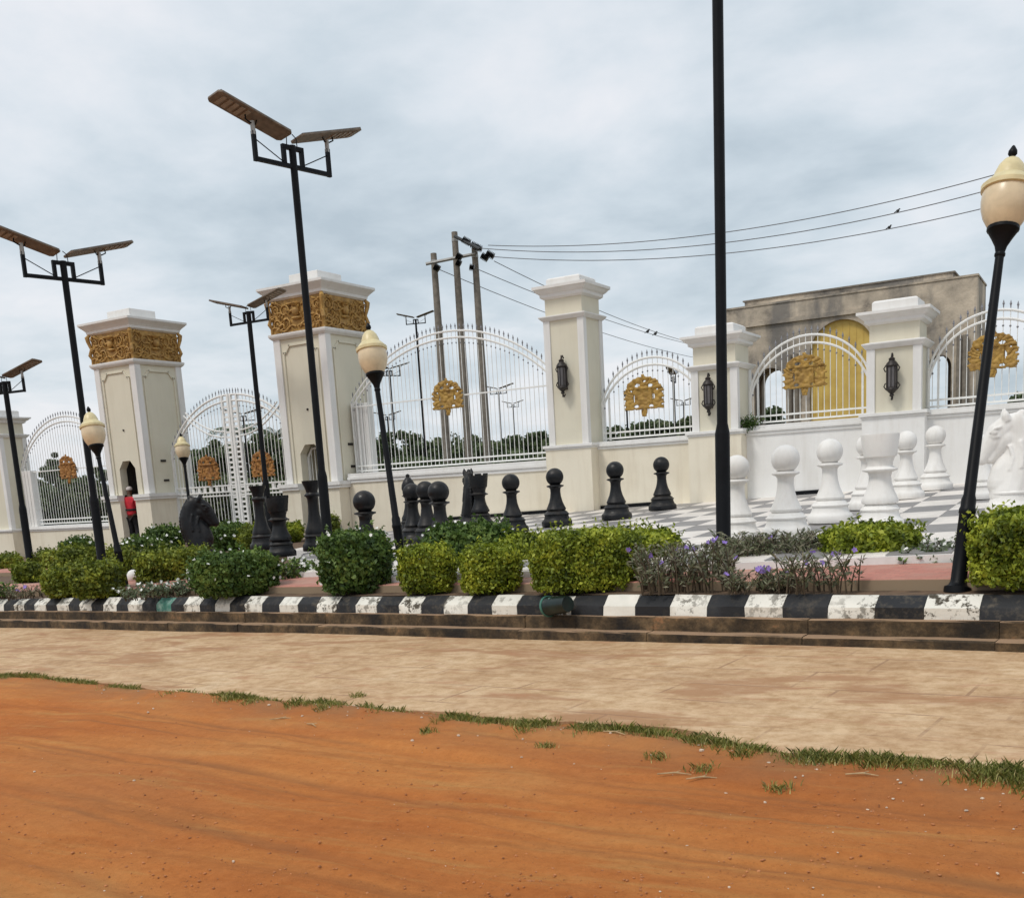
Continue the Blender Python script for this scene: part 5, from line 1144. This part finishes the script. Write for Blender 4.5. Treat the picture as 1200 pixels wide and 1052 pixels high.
patch(1068, 1112, 632, 668, 'leaf_silver', 10, 'petal', 'sparse white-flowered plant beyond the red path beside the lime mound', .4, stemn=26, leaf=.07)
patch(-20, 12, 684, 703, 'leaf_deep', 4, 'petal', 'low dark plants behind the kerb opposite the last pillar', .5, stemn=50, leaf=.07)
patch(12, 50, 686, 702, 'leaf_purple', 2, 'purple', 'dry brownish stalks behind the kerb opposite the small olive cube shrub', .4, stemn=26, leaf=.06, narrow=True)
wd_ = thing('wall_weed', 'weed sprouting from the wall top beside the pillar behind the street pole', 'weed', (-6.10, YW-.02, Z0+.72))
C_ = RNG.normal(size=(420, 3))*np.array([[.11, .07, .07]])+np.array([[0, 0, .07]]); v_, q_ = leaves(C_, unit(RNG.normal(size=(420, 3))), .07, .03, .8); place('foliage', fast_mesh('foliage', v_, q_, RNG.random(420)*.5), 'leaf_deep', wd_)
# white painted stone balls
for px, py, r_, lb in ((157.5, 681, .115, 'white painted stone ball beside the sharply leaning lamp'), (1152, 668, .07, 'small white painted ball beside the leaning lamp by the white horse'), (67, 680, .06, 'small pale stone on the red path beside the small olive cube shrub')):
    p = on_g(px, py, -.10); m_ = MB(); m_.ball((0, 0, r_*.9), r_, 20, 14); tag(m_.build('stone_ball', 'chess_white', None, True, (p.x, p.y, G(p.x, p.y)-.12)), lb, 'stone ball', 'white stone balls')
# ------------------------------------------------------------------ trees beyond the wall
def tree(px, yt, Z, wpx, kind, label, group, base_y=None, n=2600, leaf=.17):
    wpx *= 1.45; p = at_depth(px, yt-3, Z)
    while p.y < 23.5: Z += 1.0; p = at_depth(px, yt-3, Z)
    gz = G(p.x, 21.5)-.15; h = max(1.2, p.z-gz); wd = wpx*Z/FPX
    t_ = thing('tree', label, 'tree', (p.x, p.y, gz), group); r_ = random.Random(int(px*3+Z)); m_ = MB()
    m_.tube([(0, 0, -.1), (.05, .02, h*.25), (-.04, .05, h*.5), (.03, 0, h*.75)], [.05*h**.8*.6+.03, .09, .06, .03], 8)
    ends = []
    for k in range(8):
        a = r_.uniform(0, 6.28); z0 = h*r_.uniform(.15, .55); e = Vector((math.cos(a)*wd*.36*r_.uniform(.5, 1), math.sin(a)*wd*.36, min(h*.9, z0+h*r_.uniform(.1, .35)))); m_.tube([(0, 0, z0), e*.5+Vector((0, 0, z0*.5+.1)), e], [.05, .035, .015], 6); ends.append(e)
    m_.build('trunk', 'bark', t_)
    cl = []; 
    for k in range(34):
        a = r_.uniform(0, 6.28); rr = math.sqrt(r_.random())*wd*.42; z = h*(.04+.84*r_.random()**1.15); shr = math.sqrt(max(.08, 1-((z/h-.48)/.56)**2)); cl.append((math.cos(a)*rr*shr, math.sin(a)*rr*shr, z, r_.uniform(.13, .24)*wd))
    cl.append((0, 0, h*.93-.05*wd, .10*wd))
    C_ = []; nrm = []
    for x, y, z, rr in cl:
        k = n//len(cl); d = unit(RNG.normal(size=(k, 3))); q_ = np.array([[x, y, z]])+d*rr*np.array([[1, 1, .7]])*(.35+.7*RNG.random((k, 1))); C_.append(q_); nrm.append(d)
    C_ = np.concatenate(C_); nrm = np.concatenate(nrm); ok = (C_[:, 2] > .05) & (C_[:, 2] < h*1.03); C_ = C_[ok]; nrm = nrm[ok]
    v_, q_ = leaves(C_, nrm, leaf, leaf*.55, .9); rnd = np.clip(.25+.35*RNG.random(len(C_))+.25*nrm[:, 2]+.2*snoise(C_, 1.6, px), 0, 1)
    place('crown', fast_mesh('crown', v_, q_, rnd), kind, t_); return t_
def palm(px, yt, Z, label):
    p = at_depth(px, yt, Z); gz = G(p.x, 21.5)-.15; h = p.z-gz-.5
    t_ = thing('palm_tree', label, 'palm', (p.x, p.y, gz), 'palms beyond the wall'); MB().tube([(0, 0, -.1), (.06, 0, h*.5), (0, .05, h)], [.17, .13, .11], 9).build('trunk', 'bark', t_)
    r_ = random.Random(int(px)); 
    for k in range(13):
        a = 2*math.pi*k/13+r_.uniform(-.2, .2); L = r_.uniform(1.2, 1.8); el_ = r_.uniform(.2, 1.1); C_ = []; U_ = []; m_ = MB(); pts = []
        for i in range(9):
            s = i/8*L; z = h+s*math.sin(el_)-.42*s*s; pts.append(Vector((math.cos(a)*s*math.cos(el_*.5), math.sin(a)*s*math.cos(el_*.5), z)))
        m_.tube(pts, [.03*(1-i/10) for i in range(9)], 5); V_ = []; Q_ = []
        side = Vector((-math.sin(a), math.cos(a), 0))
        for i in range(1, 9):
            for fsub in (0, .5):
                q0 = pts[i-1].lerp(pts[i], fsub); ax = (pts[i]-pts[i-1]).normalized()
                for sg in (-1, 1):
                    tip = q0+side*sg*.42*(1-.05*i)+ax*.22-Vector((0, 0, .16)); n0 = len(m_.v); m_.v += [tuple(q0-ax*.025), tuple(q0+ax*.025), tuple(tip)]; m_.f.append((n0, n0+1, n0+2))
        me_ = m_.mesh('frond'); at_ = me_.attributes.new('rnd', 'FLOAT', 'FACE'); at_.data.foreach_set('value', np.full(len(me_.polygons), r_.uniform(.3, .8), dtype=np.float32)); place('frond', me_, 'leaf_tree', t_)
TG = 'trees beyond the wall'
for px, yt, Z, wpx, kd, lb in [
    (60, 535, 40, 46, 0, 'dark tree beyond the fence next to the last pillar'), (40, 560, 34, 44, 0, 'low dark bushy tree close behind the last pillar fence'), (88, 560, 33, 50, 0, 'low dark bushy tree close behind the rusty fence emblem'), (112, 545, 44, 40, 0, 'dark tree beside the guarded tower, beyond the fence'),
    (63, 527, 52, 16, 1, 'slender pale tree rising above the dark ones beyond the rusty emblem'), (222, 527, 42, 36, 0, 'dark tree behind the gate next to the guarded tower'), (250, 512, 48, 40, 0, 'tree behind the gate leaf of the guarded tower'), (300, 505, 50, 44, 0, 'tree behind the meeting stiles of the gate'),
    (328, 512, 44, 30, 0, 'tree behind the gate next to the unguarded tower'), (262, 560, 36, 80, 1, 'pale low bushes seen through the lower gate bars'), (318, 565, 36, 50, 0, 'dark low bushes seen through the lower gate by the unguarded tower'),
    (452, 506, 40, 34, 0, 'rounded dark tree behind the leaning lamp, beyond the pilaster'), (470, 502, 44, 46, 0, 'broad dark tree beyond the fence at its pilaster end'), (497, 517, 40, 44, 0, 'dark tree at the foot of the shortest utility pole'), (530, 526, 42, 46, 0, 'low dark tree at the foot of the tallest utility pole'),
    (552, 508, 60, 26, 1, 'thin pale tree between the utility poles'), (575, 515, 42, 40, 0, 'dark tree beside the utility poles on the pillar side'), (604, 508, 46, 46, 0, 'spreading dark tree beyond the widest fence'), (634, 503, 40, 40, 0, 'dense dark tree beyond the fence at the tallest lantern pillar'), (612, 528, 36, 50, 0, 'low dark bush close beyond the widest fence'), (540, 540, 34, 60, 0, 'low dark bush close behind the widest fence below its emblem'), (470, 540, 34, 60, 0, 'low dark bush close behind the widest fence by the pilaster'),
    (722, 497, 60, 34, 0, 'low tree beyond the narrow fence next to the tallest lantern pillar'), (752, 493, 66, 44, 0, 'low tree beyond the narrow fence under its emblem'), (782, 492, 62, 44, 1, 'pale low tree beyond the narrow fence by the street pole'), (808, 486, 58, 22, 0, 'low tree half hidden by the pillar behind the street pole'),
    (892, 476, 70, 40, 0, 'dark tree seen through the arch of the concrete building'), (505, 536, 36, 50, 0, 'low dark bush at the foot of the shortest utility pole'), (578, 534, 37, 50, 0, 'low dark bush at the foot of the utility pole with dark insulators'), (640, 530, 35, 40, 1, 'pale low bush close beyond the fence at the tallest lantern pillar'), (236, 556, 38, 50, 0, 'low dark bush behind the gate leaf by the guarded tower'), (70, 575, 30, 60, 0, 'dense low bush right behind the rusty-emblem fence'), (110, 572, 30, 50, 1, 'paler low bush right behind the fence at the guarded tower'), (515, 512, 56, 60, 1, 'far pale tree between the shortest and tallest utility poles'), (560, 518, 58, 60, 0, 'far dark tree behind the three utility poles'), (590, 522, 54, 60, 1, 'far pale tree behind the spreading dark one'), (445, 522, 50, 50, 0, 'far dark tree beside the fence pilaster'), (625, 514, 56, 50, 0, 'far dark tree beyond the tallest lantern pillar fence'), (275, 520, 58, 60, 1, 'far pale tree behind the gate palms'), (240, 524, 56, 50, 0, 'far dark tree behind the gate near the guarded tower'), (1190, 462, 60, 40, 0, 'tree low beyond the fence behind the white horse')]:
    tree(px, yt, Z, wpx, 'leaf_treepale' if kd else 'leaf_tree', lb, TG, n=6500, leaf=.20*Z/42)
palm(278, 494, 48, 'palm tree standing behind the closed gate'); palm(322, 500, 52, 'palm tree behind the gate near the unguarded tower')
# ================================================================== PERSON
def skin_body(name, joints, edges, mat_, parent, sub=2):
    me = bpy.data.meshes.new(name); me.from_pydata([j[0] for j in joints], edges, []); me.materials.append(M[mat_])
    o_ = bpy.data.objects.new(name, me); COL.objects.link(o_); o_.parent = parent
    sk = o_.modifiers.new('skin', 'SKIN'); sk.use_smooth_shade = True; su = o_.modifiers.new('sub', 'SUBSURF'); su.levels = sub; su.render_levels = sub
    for i, j in enumerate(joints):
        sv = me.skin_vertices[0].data[i] if me.skin_vertices else None
        if sv is None: break
        sv.radius = j[1] if isinstance(j[1], tuple) else (j[1], j[1])
    return o_
def ensure_skin(o_):
    bm = bmesh.new(); bm.from_mesh(o_.data); bm.verts.layers.skin.verify(); bm.to_mesh(o_.data); bm.free()
def skinned(name, joints, edges, mat_, parent, root=0):
    me = bpy.data.meshes.new(name); bm = bmesh.new(); ly = bm.verts.layers.skin.verify(); vv = []
    for k, (c, r_) in enumerate(joints):
        v_ = bm.verts.new(c); v_[ly].radius = r_ if isinstance(r_, tuple) else (r_, r_); v_[ly].use_root = (k == root); vv.append(v_)
    for a_, b2 in edges: bm.edges.new((vv[a_], vv[b2]))
    bm.to_mesh(me); bm.free(); me.materials.append(M[mat_]); o_ = bpy.data.objects.new(name, me); COL.objects.link(o_); o_.parent = parent
    sk = o_.modifiers.new('skin', 'SKIN'); sk.use_smooth_shade = True; su = o_.modifiers.new('sub', 'SUBSURF'); su.levels = 2; su.render_levels = 2; return o_
pf = at_y(155, 605, 20.10); pz = G(pf.x, pf.y)-.03
per = thing('person', 'person in a red belted jacket and dark trousers turned towards the tower doorway', 'person', (pf.x, pf.y, pz), None, (0, 0, R(8)))
PH = z_at(pf.x, pf.y, 570.5)-pz; s = PH/1.75
J = lambda x, y, z: (x*s, y*s, z*s)
body = [(J(0, 0, .95), .12*s), (J(0, 0, 1.15), .11*s), (J(0, .0, 1.38), .12*s), (J(0, .0, 1.47), .055*s), (J(0, -.0, 1.53), .055*s), (J(0, .015, 1.63), (.078*s, .092*s)), (J(0, .015, 1.70), .06*s),
        (J(-.18, 0, 1.40), .06*s), (J(-.27, .02, 1.14), .045*s), (J(-.27, .16, .97), .035*s), (J(.18, 0, 1.40), .06*s), (J(.24, .03, 1.13), .045*s), (J(.20, .18, 1.0), .035*s),
        (J(-.10, 0, .88), .09*s), (J(-.11, .02, .48), .06*s), (J(-.12, -.01, .08), .04*s), (J(-.12, .12, .03), .035*s), (J(.10, 0, .88), .09*s), (J(.12, .04, .48), .06*s), (J(.13, -.02, .08), .04*s), (J(.13, .11, .03), .035*s)]
be = [(0, 1), (1, 2), (2, 3), (3, 4), (4, 5), (5, 6), (2, 7), (7, 8), (8, 9), (2, 10), (10, 11), (11, 12), (0, 13), (13, 14), (14, 15), (15, 16), (0, 17), (17, 18), (18, 19), (19, 20)]
skinned('body', body, be, 'skin', per)
jk = [(J(0, 0, .86), (.20*s, .15*s)), (J(0, 0, .98), (.165*s, .125*s)), (J(0, 0, 1.15), (.17*s, .13*s)), (J(0, 0, 1.36), (.185*s, .13*s)), (J(0, 0, 1.45), (.10*s, .09*s)), (J(-.20, 0, 1.385), .085*s), (J(-.285, .02, 1.14), .068*s), (J(-.275, .14, 1.0), .055*s), (J(.20, 0, 1.385), .085*s), (J(.255, .03, 1.13), .068*s), (J(.21, .16, 1.02), .055*s)]
skinned('jacket', jk, [(0, 1), (1, 2), (2, 3), (3, 4), (3, 5), (5, 6), (6, 7), (3, 8), (8, 9), (9, 10)], 'red', per)
tr = [(J(0, 0, .90), (.165*s, .13*s)), (J(-.10, 0, .80), .105*s), (J(-.11, .02, .46), .08*s), (J(-.12, -.01, .10), .07*s), (J(.10, 0, .80), .105*s), (J(.12, .04, .46), .08*s), (J(.13, -.02, .10), .07*s)]
skinned('trousers', tr, [(0, 1), (1, 2), (2, 3), (0, 4), (4, 5), (5, 6)], 'trouser', per)
MB().lathe([(r_*s, z*s) for r_, z in ((.19, 1.03), (.195, 1.04), (.195, 1.075), (.19, 1.085))], 20).build('belt', 'trouser', per, True).scale = (1, .78, 1)
MB().lathe([(r_*s, z*s) for r_, z in ((.088, 1.655), (.094, 1.67), (.09, 1.72), (.06, 1.755), (.01, 1.765))], 16, (0, .015*s, 0)).build('cap', 'cap', per, True)
for sx_, hx, hy, hz_ in ((-1, -.27, .17, .96), (1, .20, .19, .99)):
    m_ = MB(); m_.ball(J(hx, hy+.03, hz_-.02), .05*s, 10, 7, (.55, 1, .8))
    for k in range(4): m_.tube([J(hx+sx_*.0, hy+.05, hz_+.015-k*.02), J(hx, hy+.09-.006*abs(k-1.4), hz_+.0-k*.022), J(hx-sx_*.012, hy+.10-.012*abs(k-1.4), hz_-.035-k*.02)], [.011*s, .010*s, .008*s], 6)
    m_.tube([J(hx-sx_*.02, hy+.02, hz_+.0), J(hx-sx_*.05, hy+.05, hz_+.0), J(hx-sx_*.055, hy+.075, hz_-.02)], [.012*s, .011*s, .008*s], 6)
    ob = m_.build('hand', 'skin', per, True); rm = ob.modifiers.new('join', 'REMESH'); rm.mode = 'VOXEL'; rm.voxel_size = .006; rm.use_smooth_shade = True
for sx_ in (-.12, .13):
    m_ = MB(); m_.ball(J(sx_, .05, .045), .075*s, 10, 7, (.62, 1.7, .6)); m_.build('shoe', 'trouser', per, True)
# ================================================================== SMALL THINGS ON THE ROAD
xb = kx(662); bp = Vector(KP(xb, .235, -.09))
bk_ = thing('bucket', 'battered dark green plastic bucket lying on its side against the kerb', 'bucket', bp, None, (0, 0, math.atan2(K(xb+.1)-K(xb-.1), .2)))
prof = [(.100, 0), (.104, .012), (.098, .02), (.090, .15), (.082, .30), (.078, .315), (.0, .315), (.0, .305), (.074, .30), (.084, .15), (.094, .0)]
m_ = MB(); m_.lathe(prof[:6]+[(.002, .315)], 20); ob = m_.build('body', 'bucket', bk_, True); ob.rotation_euler = (R(4), R(82), R(-10)); ob.location = (-.12, 0, 0)
ob.data.polygons[len(ob.data.polygons)-2].use_smooth = False
m_ = MB(); m_.lathe([(.101, -.004), (.109, -.002), (.109, .022), (.101, .024), (.094, .01)], 20); o2 = m_.build('rim', 'bucketpale', bk_, True); o2.rotation_euler = ob.rotation_euler; o2.location = ob.location
m_ = MB(); m_.v = [(-.05, -.085, .062), (.04, -.08, .07), (.07, -.05, .088), (-.02, -.04, .098), (-.06, -.06, .09)]; m_.v += [(x, y-.006, z+.006) for x, y, z in m_.v]; m_.f = [(0, 1, 2, 3, 4), (9, 8, 7, 6, 5)]+[(i, 5+i, 5+(i+1) % 5, (i+1) % 5) for i in range(5)]; m_.build('torn_label', 'bucketpale', bk_)
# grass tufts along the broken edge of the concrete
cx_, cw = [], []
seg = [(-40, 85, 1.0, .0), (118, 205, 1.0, .05), (238, 332, 1.2, .05), (330, 402, .8, .12), (440, 500, .9, .10), (505, 560, .35, .05), (560, 700, 1.7, .10), (690, 782, 1.5, .10), (788, 912, 1.3, .06), (928, 1105, 1.9, .05), (1100, 1215, 2.2, .12), (415, 440, .4, 0)]
B0 = []; HT = []
for x0, x1, dn, fw in seg:
    X0_, X1_ = on_road(x0, 800+max(0, x0)*.085).x, on_road(x1, 800+max(0, x1)*.085).x
    nt_ = int(34*dn*(X1_-X0_)+3)
    for k in range(nt_):
        x = random.uniform(X0_, X1_); e = max(0.0, math.sin(math.pi*(x-X0_)/(X1_-X0_)))**.4; y = bedge(x)-.03-abs(random.gauss(0, .07+fw*.5)); sz = random.uniform(.5, 1.2)*(.55+.45*e)
        clump = mnoise.noise(Vector((x*2.6, 7.7, 0)))
        if clump < -.18 and dn < 1.25 or clump < -.42: continue
        sz *= .75+.8*max(0, clump)
        for j in range(int(60*sz)+8): B0.append((x+random.gauss(0, .05), y+random.gauss(0, .035), sz))
for px, py in ((915, 918), (824, 898), (500, 858), (520, 848), (768, 884), (640, 872), (870, 886), (380, 838), (420, 816)):
    p = on_road(px, py)
    for j in range(70): B0.append((p.x+random.gauss(0, .035), p.y+random.gauss(0, .03), .6))
B0 = np.array(B0); n = len(B0); z0 = np.array([max(dirt_z(x, y), RD(x)-.03) if y < bedge(x)+.1 else RD(x) for x, y, s_ in B0])
a = RNG.random(n)*6.283; lean = .2+.9*RNG.random(n); hh = (.02+.05*RNG.random(n))*B0[:, 2]*1.1; wv = .0016+.0016*RNG.random(n)
dv = np.stack([np.cos(a), np.sin(a), np.zeros(n)], 1); sv = np.stack([-np.sin(a), np.cos(a), np.zeros(n)], 1); bs = np.stack([B0[:, 0], B0[:, 1], z0-.005], 1)
midp = bs+dv*(hh*lean*.4)[:, None]+np.array([[0, 0, 1]])*(hh*.65)[:, None]; tip = bs+dv*(hh*lean*1.0)[:, None]+np.array([[0, 0, 1]])*hh[:, None]
V_ = np.stack([bs-sv*wv[:, None], bs+sv*wv[:, None], midp+sv*wv[:, None]*.7, tip, midp-sv*wv[:, None]*.7], 1).reshape(-1, 3); Q_ = np.arange(n*5).reshape(n, 5)
o = stuff(place('grass', fast_mesh('grass', V_, Q_, RNG.random(n)), 'grass')); tag(o, 'short green grass tufts growing along the broken edge of the concrete', 'grass')
# pebbles and clods
def scatter(name, mat_, N_, smin, smax, label, near=False):
    m_ = MB(); ico = [(0, 0, 1), (.89, 0, .45), (.28, .85, .45), (-.72, .53, .45), (-.72, -.53, .45), (.28, -.85, .45), (.72, .53, -.45), (-.28, .85, -.45), (-.89, 0, -.45), (-.28, -.85, -.45), (.72, -.53, -.45), (0, 0, -1)]
    fi = [(0, 1, 2), (0, 2, 3), (0, 3, 4), (0, 4, 5), (0, 5, 1), (1, 6, 2), (2, 7, 3), (3, 8, 4), (4, 9, 5), (5, 10, 1), (6, 7, 2), (7, 8, 3), (8, 9, 4), (9, 10, 5), (10, 6, 1), (11, 7, 6), (11, 8, 7), (11, 9, 8), (11, 10, 9), (11, 6, 10)]
    for k in range(N_):
        if near: px, py = random.uniform(0, 1200), 800+random.random()*0; x = on_road(px, 810+px*.085).x; y = border_y(x)-abs(random.gauss(.25, .3))
        else:
            px, py = random.uniform(-40, 1240), 1075-random.random()**1.2*240; p = on_road(px, py); x, y = p.x, p.y
            if y > border_y(x)-.05: continue
        if mnoise.noise(Vector((x*.9, y*2.2, 3.3))) < random.uniform(-.5, .35) and not near: continue
        s_ = smin+(smax-smin)*random.random()**3; zz_ = dirt_z(x, y); a_ = random.uniform(0, 6.28); ca, sa = math.cos(a_), math.sin(a_); e = (random.uniform(.7, 1.4), random.uniform(.6, 1.1), random.uniform(.4, .8)); o_ = len(m_.v)
        for vx, vy, vz in ico:
            vx *= e[0]*random.uniform(.8, 1.2); vy *= e[1]*random.uniform(.8, 1.2); m_.v.append((x+s_*(vx*ca-vy*sa), y+s_*(vx*sa+vy*ca), zz_+s_*(vz*e[2]+.25)))
        m_.f += [tuple(o_+q_ for q_ in f) for f in fi]
    tag(stuff(m_.build(name, mat_)), label, 'pebbles')
scatter('pebbles', 'pebble', 4200, .0015, .009, 'small reddish pebbles and clods strewn over the dirt road')
scatter('pebbles', 'palepebble', 160, .002, .009, 'few pale pebbles strewn over the dirt road')
scatter('pebbles', 'palepebble', 160, .003, .014, 'pale gravel bits along the grassy edge of the concrete', True)
tw = [(330, 846, 30, 'dry grey stick lying on the dirt near the concrete edge'), (720, 866, -12, 'pale dry straw lying on the dirt below the grass'), (822, 910, 25, 'pale broken stick lying on the red dirt'), (1010, 908, 8, 'thin dry stalk lying on the dirt beside the grass'), (365, 852, -20, 'dark short stick lying on the dirt near the grass'), (790, 906, 15, 'short pale twig lying on the red dirt beside a broken stick')]
for px, py, a_, lb in tw:
    p = on_road(px, py); z = dirt_z(p.x, p.y); c_, s_ = math.cos(R(a_)), math.sin(R(a_)); L = random.uniform(.05, .09); m_ = MB()
    m_.tube([(-L*c_, -L*s_, .008), (0, .012, .014), (L*c_, L*s_, .009)], [.003, .005, .002], 6); m_.tube([(0, .012, .014), (.03*c_-.03*s_, .03*s_+.03*c_, .02)], [.003, .002], 5)
    tag(m_.build('stick', 'straw', None, True, (p.x, p.y, z)), lb, 'stick', 'dry sticks on the dirt')
